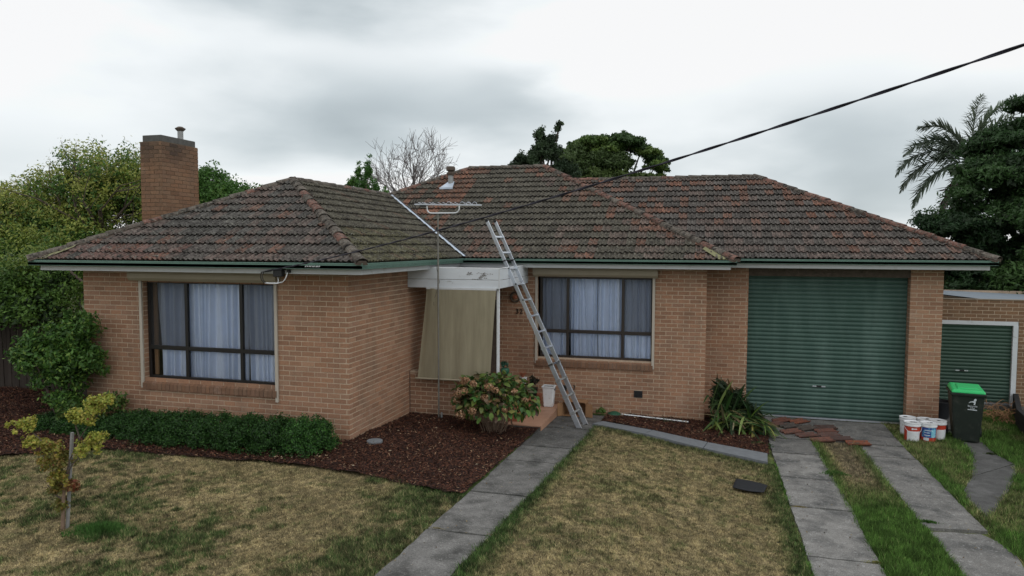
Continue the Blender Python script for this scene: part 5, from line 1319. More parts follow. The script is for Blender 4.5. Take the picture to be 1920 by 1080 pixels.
# ------------------------------------------------------------------ vegetation
def unit(v): return v/np.maximum(1e-9, np.linalg.norm(v, axis=-1, keepdims=True))
def leaves(name, P, N, size, col, parent, aspect=.45, kind='stuff', droop=.0, m='leaf', jitter=.9, fold=True):
    """P positions (n,3), N outward directions"""
    n = len(P); N = unit(N+rng.normal(0, jitter, (n, 3)))
    t = unit(np.cross(N, rng.normal(0, 1, (n, 3)))); t[:, 2] -= droop; t = unit(t); s = unit(np.cross(N, t))
    L = size*rng.uniform(.6, 1.35, (n, 1)); Wd = L*aspect
    a = P-t*L*.5; b = P+s*Wd*.5; c = P+t*L*.5; d = P-s*Wd*.5
    V = np.stack([a, b, c, d], 1).reshape(-1, 3)
    return npmesh(name, V, np.arange(4*n).reshape(-1, 4), np.repeat(col, 4, 0), m, parent, kind)
def clumps(blobs, n_clump, rc, per, seed, shell=.75, flat=1.):
    """blobs: (cx,cy,cz, rx,ry,rz); returns leaf positions, outward normals, clump random value"""
    r = np.random.default_rng(seed); vol = np.array([(b[3]*b[4]*b[5])**(2/3) for b in blobs]); vol = vol/vol.sum()
    bi = r.choice(len(blobs), n_clump, p=vol); B = np.array(blobs)[bi]
    d = unit(r.normal(0, 1, (n_clump, 3))); d[:, 2] = np.where(d[:, 2] < -.35, -d[:, 2]*.6, d[:, 2])
    rad = shell+(1-shell)*r.random((n_clump, 1)); rad = np.where(r.random((n_clump, 1)) < .22, rad*r.random((n_clump, 1)), rad)
    cc = B[:, :3]+d*rad*B[:, 3:6]
    rcs = rc*r.uniform(.55, 1.35, (n_clump, 1))
    k = r.integers(0, n_clump, per*n_clump); e = unit(r.normal(0, 1, (len(k), 3)))*(r.random((len(k), 1))**.45)
    e[:, 2] *= flat
    P = cc[k]+e*rcs[k]; N = unit(e+d[k]*.6+np.array([0, 0, .35]))
    return P, N, r.random(n_clump)[k], k, e
def pal(cols, w, n, r, jit=.25):
    c = np.array(cols)[r.choice(len(cols), n, p=np.array(w)/sum(w))]; return c*r.uniform(1-jit, 1+jit, (n, 1))
def limb(b, p, d, L, r, depth, bend=.25, split=3, rr=None, minr=.006, shrink=.68):
    rr = rr or rnd
    pts = [Vector(p)]; d = Vector(d).normalized(); rads = [r]; n = 4
    for i in range(n):
        d = (d+Vector((rr.gauss(0, bend*.4), rr.gauss(0, bend*.4), rr.gauss(.03, bend*.25)))).normalized()
        pts.append(pts[-1]+d*L/n); rads.append(r*(1-.42*(i+1)/n))
    b.tube(pts, rads, 6 if r > .03 else 4, cap=False)
    if depth <= 0: return
    for i in range(split):
        k = rr.choice([2, 3, 4, 4]); a = rr.uniform(0, 6.28); sp = rr.uniform(.35, .8)
        s = d.orthogonal().normalized(); s.rotate(Matrix.Rotation(a, 3, d))
        limb(b, pts[k], d*math.cos(sp)+s*math.sin(sp), L*rr.uniform(shrink-.12, shrink+.1), max(minr, rads[k]*.62), depth-1, bend, split, rr, minr, shrink)

# big flowering tree on the left, reaching over the gutter end
tl = thing('privet_tree', 'large bushy tree with yellow-green flower sprays left of the chimney', 'tree', (-8.6, 3.6, 0))
b = MB(); b.tube([(-7.55, 1.45, -.05), (-7.62, 1.5, .9), (-7.5, 1.7, 1.7), (-7.9, 2.4, 2.6)], [.07, .06, .055, .05], 8); b.build('trunk', 'palebark', tl)
b = MB(); b.tube([(-8.6, 3.6, -.1), (-8.7, 3.6, 1.5), (-8.9, 3.8, 3.2)], [.16, .13, .09], 8)
for i in range(9):
    a = i*.7; limb(b, (-8.8, 3.7, 1.6+i*.18), (math.cos(a), math.sin(a)*.8, 1.0), 1.5, .07, 2)
b.tube([(-6.05, 1.6, 1.65), (-6.5, 1.5, 2.15), (-7.2, 1.3, 2.75)], [.02, .025, .03], 6)
b.tube([(-5.9, 1.4, 1.75), (-6.2, 1.6, 2.3), (-6.4, 1.9, 2.8)], [.015, .02, .02], 6)
b.build('limbs', 'bark', tl, 'stuff')
bl = [(-9.2, 4.2, 4.35, 1.75, 1.6, 1.55), (-8.25, 4.4, 4.3, 1.0, 1.2, 1.25), (-10.8, 4.0, 3.7, 1.9, 1.6, 1.5), (-12.6, 4.0, 3.2, 1.8, 1.6, 1.7), (-9.9, 3.2, 3.0, 2.0, 1.5, 1.3),
      (-8.4, 2.6, 2.75, 1.3, 1.3, 1.0), (-7.9, 1.3, 2.45, .95, .9, .75), (-9.0, .9, 2.0, 1.3, 1.0, 1.0), (-7.7, 1.0, 1.85, .85, .7, .6), (-10.6, 1.6, 1.8, 1.6, 1.3, 1.3), (-7.0, 4.5, 3.4, .7, .9, .9)]
P, N, q, k, e = clumps(bl, 1750, .33, 80, 101, .66)
n = len(P); r_ = np.random.default_rng(5)
nk = k.max()+1; base = pal([(.095, .185, .030), (.062, .135, .028), (.135, .21, .036)], [3, 4, 2], nk, r_, .12)[k]*r_.uniform(.75, 1.25, (n, 1))
up_ = sst(2.4, 4.6, P[:, 2]+1.0*(q-.5)+.35*np.clip(-P[:, 0]-9.5, 0, 3))[:, None]*(q > .30)[:, None]*(e[:, 2:3] > -.2)
up_ = up_*(.55+.45*r_.random(n)[:, None])
base = base*(1-up_*.85)+np.array([.36, .38, .080])*r_.uniform(.85, 1.15, (n, 1))*up_*.85
leaves('crown', P, N, .085, base, tl, .42)
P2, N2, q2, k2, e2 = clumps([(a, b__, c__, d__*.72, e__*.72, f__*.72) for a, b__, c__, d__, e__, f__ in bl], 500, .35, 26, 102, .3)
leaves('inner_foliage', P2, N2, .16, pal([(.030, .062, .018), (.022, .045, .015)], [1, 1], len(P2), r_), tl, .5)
# fine flower sprays standing out of the crown top
sp = (P[:, 2] > 3.9) & (N[:, 2] > .25) & (r_.random(n) < .16); Ps = P[sp]+N[sp]*r_.uniform(.05, .26, (sp.sum(), 1))
leaves('flower_sprays', Ps, N[sp], .09, pal([(.38, .36, .10), (.32, .28, .12)], [2, 1], sp.sum(), r_), tl, .16)

def simple_tree(name, label, base, trunk_r, blobs, nc, rc, per, size, cols, w, seed, shell=.65, barkm='bark', aspect=.5, flat=1., limbs=6, group=None, inner=True):
    t = thing(name, label, 'tree', base, group=group); b = MB(); rr = random.Random(seed)
    top = max(q[2] for q in blobs); c = np.mean(np.array(blobs)[:, :3], 0)
    b.tube([base, (base[0]+(c[0]-base[0])*.4, base[1]+(c[1]-base[1])*.4, base[2]+(c[2]-base[2])*.5), tuple(c)], [trunk_r, trunk_r*.8, trunk_r*.45], 8)
    b.build('trunk', barkm, t)
    b = MB()
    for i, q in enumerate(blobs[:limbs*3]):
        s_ = Vector((base[0]+(c[0]-base[0])*.5, base[1]+(c[1]-base[1])*.5, base[2]+(c[2]-base[2])*(.45+.3*rr.random()))); e_ = Vector(q[:3])
        m_ = (s_+e_)/2+Vector((rr.gauss(0, .2), rr.gauss(0, .2), -.1*(e_-s_).length)); b.tube([s_, m_, e_], [trunk_r*.45, trunk_r*.3, trunk_r*.12], 6, cap=False)
        for j in range(3): limb(b, m_+(e_-m_)*rr.random(), (e_-m_)+Vector((rr.gauss(0, .6), rr.gauss(0, .6), rr.gauss(.2, .4))), max(q[3:6])*.5, trunk_r*.12, 1, rr=rr)
    b.build('limbs', barkm, t, 'stuff')
    P, N, q, k, e = clumps(blobs, nc, rc, per, seed, shell, flat); r_ = np.random.default_rng(seed)
    cw = pal(cols, w, nc, r_, .15)[k]*r_.uniform(.75, 1.25, (len(P), 1))
    leaves('crown', P, N, size, cw, t, aspect)
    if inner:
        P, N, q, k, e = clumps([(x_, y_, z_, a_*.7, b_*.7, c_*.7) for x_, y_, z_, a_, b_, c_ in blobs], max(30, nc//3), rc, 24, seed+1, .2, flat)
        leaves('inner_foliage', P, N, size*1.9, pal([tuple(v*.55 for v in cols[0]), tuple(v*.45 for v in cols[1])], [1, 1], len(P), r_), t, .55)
    return t
simple_tree('leafy_tree', 'round light green tree seen right behind the chimney', (-12.2, 12, 0), .2,
            [(-12.6, 12, 5.0, 1.5, 1.4, 1.35), (-11.2, 12, 4.7, 1.2, 1.2, 1.0), (-13.6, 12, 4.8, 1.3, 1.2, 1.3), (-12.2, 12, 3.9, 1.9, 1.5, 1.2), (-10.4, 12.2, 4.2, .9, .9, .8)], 800, .30, 66, .12,
            [(.065, .155, .030), (.105, .20, .040), (.048, .11, .026)], [4, 3, 3], 211, .7)
# dark tree filling the right edge, in layered sprays
rb = []
rr = random.Random(77)
for cx_, cy_, cz_, R_, n_ in ((15.3, 15.6, 6.0, 1.5, 20), (16.8, 15.7, 7.0, 1.7, 24), (15.6, 15.6, 5.2, 2.2, 34), (14.2, 15.1, 4.4, 1.9, 30), (17.8, 16, 6.2, 2.6, 30), (13.3, 14.7, 3.2, 1.35, 20), (14.4, 14.6, 2.2, 1.6, 22), (16.2, 14.6, 3.0, 2.0, 24), (18.0, 15, 2.4, 2.2, 16), (13.6, 15, 1.2, 1.5, 16)):
    for i in range(n_):
        a, t_ = rr.uniform(0, 6.28), rr.uniform(-.7, 1.45); q = rr.uniform(.6, 1.0)
        if math.sin(a) > .6: a = -a
        rb.append((cx_+R_*q*math.cos(a)*math.cos(t_), cy_+R_*q*math.sin(a)*math.cos(t_)*.8, cz_+R_*.85*q*math.sin(t_), rr.uniform(.6, .95), rr.uniform(.5, .8), rr.uniform(.28, .46)))
simple_tree('dark_tree', 'huge dark green tree with layered feathery foliage at the right edge', (16.3, 15.5, -.4), .35, rb, 3500, .26, 50, .135,
            [(.030, .072, .022), (.045, .100, .028), (.020, .050, .018), (.075, .13, .032)], [4, 3, 4, 1.5], 301, .6, aspect=.34, flat=.55, limbs=3)
simple_tree('dark_tree', 'lower broad-leaved dark tree in front at the far right edge', (15.6, 12.2, -.4), .15,
            [(15.0, 12.4, 4.0, .9, .8, .75), (15.6, 12.6, 3.0, 1.1, .8, .9), (14.6, 12.6, 2.1, 1.1, .7, .9), (16.2, 12.6, 4.6, 1.2, .9, .9), (13.3, 13.0, 1.6, 1.2, .5, .9), (12.2, 13.2, 1.4, .9, .5, .9)], 560, .28, 60, .14,
            [(.040, .095, .024), (.060, .125, .032), (.026, .062, .020)], [3, 2, 3], 311, .6, aspect=.36)
b = MB()
# palm behind it
pm = thing('palm_tree', 'tall feather palm whose fronds stick out behind the dark right-hand tree', 'palm', (16.5, 23, -.4))
b = MB(); pc = Vector((16.3, 22.9, 6.9)); b.tube([(16.6, 23.1, -.4), (16.4, 23, 3.5), pc], [.22, .18, .16], 10); b.build('trunk', 'bark', pm)
rr = random.Random(9)
fr = [(-170, 52, 3.5), (178, 22, 3.7), (-172, 0, 3.6), (150, 60, 2.8), (60, 84, 3.4), (20, 78, 3.8), (175, 70, 3.2), (-178, 38, 3.8), (8, 58, 4.0), (30, 66, 4.2), (-20, 45, 3.4), (-60, 30, 3.0), (178, -48, 3.7), (-165, -62, 3.7), (-5, 20, 3.3), (100, 40, 3.0)]
for a, el_, L in fr:
    a, el_ = R(a), R(el_); L *= .86; d = Vector((math.cos(a)*math.cos(el_), math.sin(a)*math.cos(el_)*.6, math.sin(el_))); p = pc.copy(); pts = [p.copy()]; n = 16
    for i in range(n): d = (d+Vector((0, 0, -.075-.012*i*.6))).normalized(); p = p+d*L/n; pts.append(p.copy())
    b = MB(); b.tube(pts, [.03*(1-i/(n+1))+.005 for i in range(n+1)], 4); 
    for i in range(2, n):
        t = (pts[i+1]-pts[i]).normalized() if i < n else t; sv = t.cross(Vector((0, 0, 1))).normalized()
        for j in range(5):
            o = pts[i]+(pts[i+1]-pts[i])*(j/5)
            for s in (-1, 1):
                l = .80*math.sin(math.pi*min(.95, (i+j/5)/n*.80+.14)); q = (sv*s*rr.uniform(.25, 1)+t*.65+Vector((0, 0, rr.uniform(-.75, .75)))).normalized()
                e_ = o+q*l+Vector((0, 0, -.12*l)); wv_ = q.cross(Vector((0, 0, 1))).normalized()*.030
                b.add([o-wv_, o+wv_, (o+e_)/2+wv_*.9+Vector((0, 0, .02)), e_, (o+e_)/2-wv_*.9+Vector((0, 0, .02))], [(0, 1, 2, 3, 4)])
    cfr = (.12, .165, .12) if el_ > R(-45) else (.12, .09, .085)
    b.c = [tuple(v*rr.uniform(.9, 1.1) for v in cfr)]*len(b.v); b.build('frond', 'leaf', pm)
# far trees behind the main ridge
eb = []; rr = random.Random(31)
for i in range(130):
    u = rr.uniform(-1, 1); x = -1.7+u*3.9; top = 12.85-(2.3*u**2.2 if u > 0 else .6*u*u)
    z = top-abs(rr.gauss(0, .25)) if rr.random() < .5 else rr.uniform(8.2, top); eb.append((x, 51+rr.uniform(-1.5, 1.5), z-.4, rr.uniform(.6, 1.0), .8, rr.uniform(.36, .6)))
simple_tree('gum_tree', 'broad domed green tree on the skyline right of the main ridge', (-1, 51, -.4), .35, eb, 2100, .33, 46, .26,
            [(.085, .155, .035), (.12, .19, .045), (.050, .10, .030)], [3, 2, 3], 401, .75, flat=.55, limbs=4, inner=False)
simple_tree('gum_tree', 'low olive shrubby tree below the domed tree, at its right foot', (2.2, 50, -.4), .3,
            [(2.0, 49, 8.3, 1.0, 1, .8), (.8, 49, 8.4, 1.2, 1, 1.0), (-1.2, 49, 8.6, 1.8, 1, 1.2), (-3.2, 49, 8.8, 1.3, 1, 1.3), (-4.6, 49, 9.8, 1.1, 1, 1.5), (-3.0, 49.5, 10.6, 1.3, 1, 1.0), (-1.4, 49.5, 10.3, 1.2, 1, 1.0), (-4.9, 49, 11.2, .8, 1, .8), (2.9, 49, 7.9, .8, .8, .5)], 1000, .42, 46, .26, [(.085, .13, .035), (.06, .10, .03)], [1, 1], 403, .6, flat=.7)
simple_tree('dark_tree', 'tall ragged dark tree on the skyline directly behind the main ridge', (-3.8, 34, -.4), .2,
            [(-4.2, 33, 9.2, .8, .7, 1.1), (-3.5, 33, 8.9, .7, .7, 1.1), (-4.7, 33, 8.7, .6, .7, .8), (-3.2, 33, 10.6, .25, .3, .3), (-4.3, 33, 10.1, .45, .4, .7), (-3.7, 33, 9.9, .4, .4, .6), (-5.6, 33, 8.6, .5, .6, .7), (-6.2, 33, 8.2, .45, .5, .5), (-3.0, 33, 7.9, 1.2, .8, .9), (-5.6, 33, 7.7, 1.2, .8, .8), (-6.8, 33, 7.9, .25, .4, .3), (-3.1, 33, 10.95, .16, .2, .10), (-2.7, 33, 8.6, .6, .5, .7)], 560, .2, 50, .15,
            [(.050, .085, .040), (.034, .062, .030), (.090, .14, .050)], [3, 3, 1], 421, .5, aspect=.45, limbs=4)
# slim green tree and bare tree between the roof peaks
simple_tree('slim_tree', 'slim bright green upright tree between the two roof peaks', (-7.6, 15.5, -.4), .08,
            [(-7.42, 15.4, 6.1, .20, .3, .95), (-7.6, 15.4, 5.6, .3, .3, .6), (-7.15, 15.5, 5.5, .22, .3, .6), (-8.1, 15.5, 5.8, .2, .3, .5), (-7.9, 15.5, 6.1, .12, .2, .6), (-6.75, 15.6, 5.3, .13, .2, .5), (-8.3, 15.5, 5.6, .2, .2, .4), (-7.5, 15.5, 5.0, .7, .3, .5)], 300, .11, 36, .085,
            [(.055, .15, .028), (.085, .19, .038), (.040, .10, .026)], [3, 2, 2], 431, .3, aspect=.5, inner=False)
bt = thing('bare_tree', 'leafless grey tree with fine spreading twigs behind the valley', 'tree', (-8.4, 22.5, -.4))
b = MB(); rr = random.Random(12); b.tube([(-8.4, 22.5, -.4), (-8.4, 22.5, 2.2), (-8.4, 22.4, 4.2)], [.18, .14, .11], 8)
for i in range(15):
    a = rr.uniform(0, 6.28); limb(b, (-8.5+.1*math.cos(a), 22.45, 3.4+.15*i), (math.cos(a)*.85, math.sin(a)*.4, 1.05), 1.9, .055, 3, .28, 4, rr, .009, .66)
b.build('branches', 'twig', bt)

# far treeline beyond the gardens, one mass
tlb = []; rr = random.Random(90)
for i in range(120):
    a = R(-80+160*i/119); d_ = 95+rr.uniform(-8, 8); tlb.append((d_*math.sin(a), d_*math.cos(a), rr.uniform(.8, 1.8), rr.uniform(2.5, 4.5), 2.5, rr.uniform(1.6, 3.2)))
P, N, q, k, e = clumps(tlb, 1500, 1.1, 26, 901, .6); r_ = np.random.default_rng(3)
P[:, 2] = np.maximum(P[:, 2], -.4)
props(leaves('distant_trees', P, N, .75, pal([(.035, .070, .024), (.050, .090, .030)], [1, 1], len(P), r_), None, .7), 'far line of low green trees on the horizon behind the house', 'treeline')

# round shrub beside the corner
sh = thing('camellia_shrub', 'round glossy green shrub hiding the left corner of the brick wing', 'shrub', (-5.6, -.55, .1))
b = MB(); rr = random.Random(4)
for i in range(7): a = i*.9; b.tube([(-5.5, -.55, 0.0), (-5.5+.15*math.cos(a), -.55+.15*math.sin(a), .6), (-5.5+.4*math.cos(a), -.55+.35*math.sin(a), 1.2)], [.025, .018, .01], 5)
b.build('stems', 'bark', sh)
P, N, q, k, e = clumps([(-5.60, -.55, 1.30, .66, .55, .60), (-5.25, -.45, 1.65, .42, .4, .42), (-5.9, -.6, 1.25, .40, .4, .40), (-5.05, -.5, 1.15, .45, .4, .5), (-5.5, -.55, .85, .5, .4, .35), (-4.9, -.45, 1.85, .14, .15, .25), (-5.3, -.5, 2.02, .12, .12, .14), (-6.25, -.6, 1.2, .14, .15, .10), (-5.35, -.6, .50, .34, .3, .22)], 350, .14, 42, 505, .7)
r_ = np.random.default_rng(6)
leaves('foliage', P, N, .085, pal([(.055, .135, .025), (.090, .19, .034), (.16, .26, .05), (.034, .085, .018)], [4, 3, 1.5, 3], len(P), r_), sh, .42)
P, N, q, k, e = clumps([(-4.95, -.55, .40, .55, .35, .16), (-4.55, -.45, .42, .35, .3, .18)], 50, .14, 40, 507, .7)
ls = thing('yellow_green_shrub', 'small yellow-green leafy shrub under the round glossy shrub', 'shrub', (-4.9, -.55, .1))
leaves('foliage', P, N, .08, pal([(.065, .13, .022), (.13, .17, .04), (.04, .09, .02)], [3, 2, 2], len(P), r_), ls, .45)

# box hedge: a row of clipped shrubs grown together
hg = thing('box_hedge', 'low dark green box hedge below the big left window', 'hedge', (-2.2, -.6, 0))
r_ = np.random.default_rng(8)
hx = [(-5.55, .36, .22), (-5.0, .36, .26), (-4.45, .38, .28), (-3.85, .42, .36), (-3.25, .42, .42), (-2.68, .42, .45), (-2.08, .42, .44), (-1.50, .42, .48), (-.92, .42, .49), (-.34, .40, .54)]
for i, (x, rw, h) in enumerate(hx):
    zb0 = zf(x, -.6)+(.03 if x > -4 else .0)
    yy = (-.70 if i > 3 else -.58)-.03*(i % 2)
    P, N, q, k, e = clumps([(x, yy, zb0+h*.50, rw*.92, .48, h*.54), (x+.05, yy-.05, zb0+h*.20, rw, .50, h*.3)], 330, .080, 50, 600+i, .80)
    ok = P[:, 2] > zb0-.03; P, N = P[ok], N[ok]
    tips = r_.random(len(P)) < .02; P[tips, 2] += r_.uniform(0, .06, tips.sum())*(P[tips, 2] > zb0+h*.7)
    g = 1.0 if i < 9 else 1.5
    leaves('box_shrub', P, N, .030, pal([(.026*g, .080*g, .015*g), (.042*g, .115*g, .020*g), (.014, .044, .010)], [4, 3, 4], len(P), r_), hg, .6)
b = MB()
for i in range(46):
    x = rnd.uniform(-3.9, .1); h = [q_[2] for q_ in hx if abs(q_[0]-x) < .45]; h = h[0] if h else .4; z = zf(x, -.5)+h
    y = -.55+rnd.uniform(-.25, .2); b.tube([(x, y, z-.06), (x+rnd.uniform(-.02, .02), y, z+rnd.uniform(.01, .07))], [.004, .002], 4, col=(.03, .085, .018))
b.build('shoot_tips', 'leaf', hg, 'stuff')

# maple sapling with its stake
mp = thing('maple_sapling', 'young maple with yellow-green and reddish leaves on the left lawn', 'tree', (-1.48, -4.1, 0))
b = MB(); b.tube([(-1.50, -4.10, -.02), (-1.47, -4.10, .35), (-1.44, -4.10, .62)], [.022, .02, .016], 7); b.build('trunk', 'stem', mp)
b = MB()
for pts_ in ([(-1.44, -4.1, .6), (-1.36, -4.1, .82), (-1.22, -4.12, 1.05), (-1.05, -4.1, 1.28), (-.80, -4.1, 1.5)], [(-1.44, -4.1, .6), (-1.32, -4.1, .78), (-1.20, -4.08, .9)],
             [(-1.44, -4.1, .6), (-1.58, -4.1, .85), (-1.80, -4.1, 1.05), (-2.05, -4.1, 1.2)], [(-1.46, -4.1, .5), (-1.6, -4.12, .7), (-1.75, -4.1, .85)], [(-1.45, -4.1, .6), (-1.5, -4.15, .9), (-1.55, -4.1, 1.0)], [(-1.2, -4.1, 1.08), (-1.26, -4.1, 1.25), (-1.22, -4.1, 1.38)], [(-1.48, -4.1, .35), (-1.6, -4.1, .4), (-1.7, -4.1, .5)]):
    b.tube(pts_, [.010, .008, .006, .005, .004][:len(pts_)], 5)
b.build('branches', 'bark', mp)
MBL = [(-2.02, -4.1, 1.16, .19, .13, .12, 0), (-1.85, -4.1, .98, .15, .13, .10, 0), (-1.62, -4.1, .92, .17, .14, .12, 1), (-1.70, -4.1, .72, .13, .12, .12, 1), (-1.50, -4.1, .78, .15, .14, .16, 2), (-1.47, -4.15, .60, .12, .12, .14, 1),
       (-1.12, -4.1, .96, .15, .12, .11, 0), (-1.02, -4.08, 1.10, .10, .10, .07, 0), (-1.10, -4.1, 1.30, .13, .10, .06, 0), (-.98, -4.1, 1.42, .10, .10, .08, 0), (-.82, -4.1, 1.54, .12, .10, .06, 0), (-1.00, -4.1, 1.52, .06, .06, .04, 0), (-1.25, -4.1, 1.36, .08, .08, .06, 0), (-1.55, -4.1, .46, .08, .08, .12, 2), (-1.33, -4.1, .52, .06, .05, .05, 3), (-1.5, -4.1, .28, .06, .06, .08, 2)]
Pm, Nm, Cm = [], [], []; r_ = np.random.default_rng(17)
for (x, y, z, a, b_, c_, s) in MBL:
    P, N, q, k, e = clumps([(x, y, z, a*1.12, b_, c_*1.12)], 24, .05, 26, int(abs(x*1000))+s, .4); Pm.append(P); Nm.append(N)
    cs_ = {0: [(.34, .36, .06), (.24, .29, .05), (.42, .37, .08)], 1: [(.28, .26, .05), (.20, .22, .045), (.31, .21, .055)], 2: [(.17, .16, .035), (.19, .13, .035), (.13, .14, .03)], 3: [(.20, .06, .03), (.16, .10, .03)]}[s]
    Cm.append(pal(cs_, [1]*len(cs_), len(P), r_))
Cm = np.concatenate(Cm); red = r_.random(len(Cm)) < .025; Cm[red] = (.17, .06, .03)
leaves('foliage', np.concatenate(Pm), np.concatenate(Nm), .038, Cm, mp, .6)
sk = thing('garden_stake', 'thin grey timber stake behind the maple sapling', 'stake', (-1.40, -4.02, 0))
b = MB(); b.beam((-1.475, -4.06, -.02), (-1.375, -4.04, 1.13), .028, .028, up=(0, 1, 0)); b.build('stake_post', 'stake', sk)

# hydrangea in front of the porch: stems, single large leaves, dried flower heads
hy = thing('hydrangea', 'hydrangea bush with browned flower heads in front of the porch', 'shrub', (1.95, 1.9, -.13))
b = MB(); r9 = random.Random(3); tips = []
for i in range(30):
    a = r9.uniform(0, 6.28); e0 = r9.uniform(.04, .24); rad = r9.uniform(.15, .72); h = .40+.52*math.sqrt(max(0, 1-(rad/.9)**2))*r9.uniform(.75, 1.05)
    p0 = (1.95+e0*math.cos(a), 1.9+e0*math.sin(a)*.7, -.14); p2 = (1.97+rad*math.cos(a)*1.1, 1.9+rad*math.sin(a)*.85, h*.98)
    pm_ = ((p0[0]*.45+p2[0]*.55), (p0[1]*.45+p2[1]*.55), h*.40-.03); b.tube([p0, pm_, p2], [.008, .006, .004], 5, col=(1, 1, 1)); tips.append(p2)
for i in range(14):
    a = r9.uniform(0, 6.28); b.tube([(1.95+.08*math.cos(a), 1.9+.08*math.sin(a), -.14), (1.95+.35*math.cos(a), 1.9+.3*math.sin(a), r9.uniform(.1, .3))], [.007, .003], 4)
b.build('stems', 'stem', hy)
def leafmesh(L, Wd, nm, mm='leaf_obj', curve=.25, n=5):
    vs, fs = [], []
    for i in range(n+1):
        t = i/n; w = Wd*math.sin(math.pi*min(1, t*.92+.04))**.75*(1-.15*t); z = -curve*L*t*t
        vs += [(t*L, -w/2, z+.10*w), (t*L, 0, z), (t*L, w/2, z+.10*w)]
    for i in range(n): a = 3*i; fs += [(a, a+3, a+4, a+1), (a+1, a+4, a+5, a+2)]
    me = bpy.data.meshes.new(nm); me.from_pydata(vs, [], fs); me.materials.append(MT[mm]); me.polygons.foreach_set('use_smooth', [True]*len(fs)); me.update(); return me
LM = [leafmesh(.12, .08, 'leaf', curve=c) for c in (.15, .35, .55)]
def frameM(p, d, up=Vector((0, 0, 1)), roll=0, sc=1):
    d = d.normalized(); s = up.cross(d); s = s.normalized() if s.length > 1e-4 else Vector((0, 1, 0)); u = d.cross(s)
    return Matrix((( d.x, s.x, u.x, p[0]), (d.y, s.y, u.y, p[1]), (d.z, s.z, u.z, p[2]), (0, 0, 0, 1))) @ Matrix.Rotation(roll, 4, 'X') @ Matrix.Scale(sc, 4)
HC = Vector((1.98, 1.9, .46)); lc = [(.070, .135, .026), (.12, .175, .036), (.20, .20, .05), (.04, .09, .02), (.16, .10, .045), (.085, .06, .035)]
def hdome():
    a = r9.uniform(0, 6.28); t = math.asin(r9.uniform(-.42, .98)); q = r9.uniform(.80, 1.03)
    return Vector((HC.x+.80*q*math.cos(a)*math.cos(t), HC.y+.66*q*math.sin(a)*math.cos(t), HC.z+.52*q*math.sin(t))), Vector((math.cos(a)*math.cos(t), math.sin(a)*math.cos(t), math.sin(t)))
cnt = 0
while cnt < 298:
    p, nn = hdome()
    if nn.y > .35: continue
    d = (nn*.7+Vector((r9.gauss(0, .6), r9.gauss(0, .6), r9.gauss(-.35, .35))))
    inst(r9.choice(LM), 'leaf', hy, frameM(p, d, roll=r9.gauss(0, .5), sc=r9.uniform(.75, 1.25)), tuple(v*r9.uniform(.75, 1.2) for v in r9.choices(lc, [4, 4, 2, 4, 1.5, 1])[0])); cnt += 1
n = 1100; r_ = np.random.default_rng(23); P = []; N = []
for i in range(n):
    p, nn = hdome(); q = r_.uniform(.7, 1.0); p = HC+(p-HC)*q; P.append(tuple(p)); N.append(tuple(nn+Vector((0, 0, .4))))
leaves('foliage', np.array(P), np.array(N), .115, pal(lc, [3, 2, 1, 5, 1.5, 1.5], n, r_), hy, .62)
heads = [(1.42, 1.42, .62, .085), (1.55, 1.32, .70, .09), (1.50, 1.5, .84, .075), (1.34, 1.55, .48, .075), (1.50, 1.30, .28, .10), (1.75, 1.28, .86, .07), (1.95, 1.3, .62, .07), (2.02, 1.35, .80, .085), (2.12, 1.42, .74, .07), (1.6, 1.3, .92, .06), (1.75, 1.22, .38, .08), (2.62, 1.6, .55, .06), (2.45, 1.5, .72, .06), (1.36, 1.6, .66, .06), (2.3, 1.35, .4, .06), (1.32, 1.5, .36, .05)]
for i, (x, y, z, rd) in enumerate(heads):
    r_ = np.random.default_rng(700+i); n = 110; e = unit(r_.normal(0, 1, (n, 3))); P = np.array([x, y, z])+e*rd*np.array([1, 1, .75])*r_.uniform(.75, 1.05, (n, 1))
    leaves('flower_head', P, e, .034, pal([(.42, .25, .14), (.30, .16, .09), (.50, .34, .22), (.20, .11, .06)], [4, 3, 2, 2], n, r_), hy, .85, kind=None, m='petal', jitter=.5)

# strap-leaved clump between wall end and garage door
cv = thing('strap_leaf_clump', 'clump of arching strap leaves between the brick wall end and garage door', 'plant', (6.2, 4.5, -.42))
SM = [leafmesh(.66, .066, 'leaf', curve=c, n=9) for c in (.5, .75, 1.0, .2)]
r9 = random.Random(21)
for i in range(295):
    f_ = r9.random(); px = 5.80+1.12*f_; py = 4.22+r9.uniform(-.25, .65)
    hh = r9.uniform(.0, .62)*(1-.62*f_)
    up_l = r9.random() < .20 and f_ < .75
    a = r9.gauss(-math.pi/2+.35, 1.1); el_ = r9.uniform(.9, 1.4) if up_l else r9.uniform(-.15, .75)
    dirv = Vector((math.cos(a)*math.cos(el_), math.sin(a)*math.cos(el_), math.sin(el_)))
    if px < 6.1 and dirv.x < 0: dirv.x *= -.5
    w_ = [7, 4, .8, .4, .5, .3] if up_l else [5, 5, 3, 2.2, .9, .7]
    col = r9.choices([(.024, .055, .018), (.045, .095, .026), (.14, .20, .045), (.27, .30, .10), (.16, .12, .06), (.36, .34, .18)], w_)[0]
    inst(SM[3] if up_l else r9.choice(SM[:3]), 'leaf', cv, frameM((px, py, -.42+hh), dirv, roll=r9.gauss(0, .3), sc=r9.uniform(.75, 1.1) if up_l else r9.uniform(.5, .85)), tuple(v*r9.uniform(.8, 1.2) for v in col))
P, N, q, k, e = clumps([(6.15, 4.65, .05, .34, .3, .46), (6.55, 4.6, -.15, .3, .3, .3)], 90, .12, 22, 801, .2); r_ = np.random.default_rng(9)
leaves('leaf_core', P, N, .28, pal([(.016, .034, .012), (.03, .05, .02)], [2, 1], len(P), r_), cv, .16)
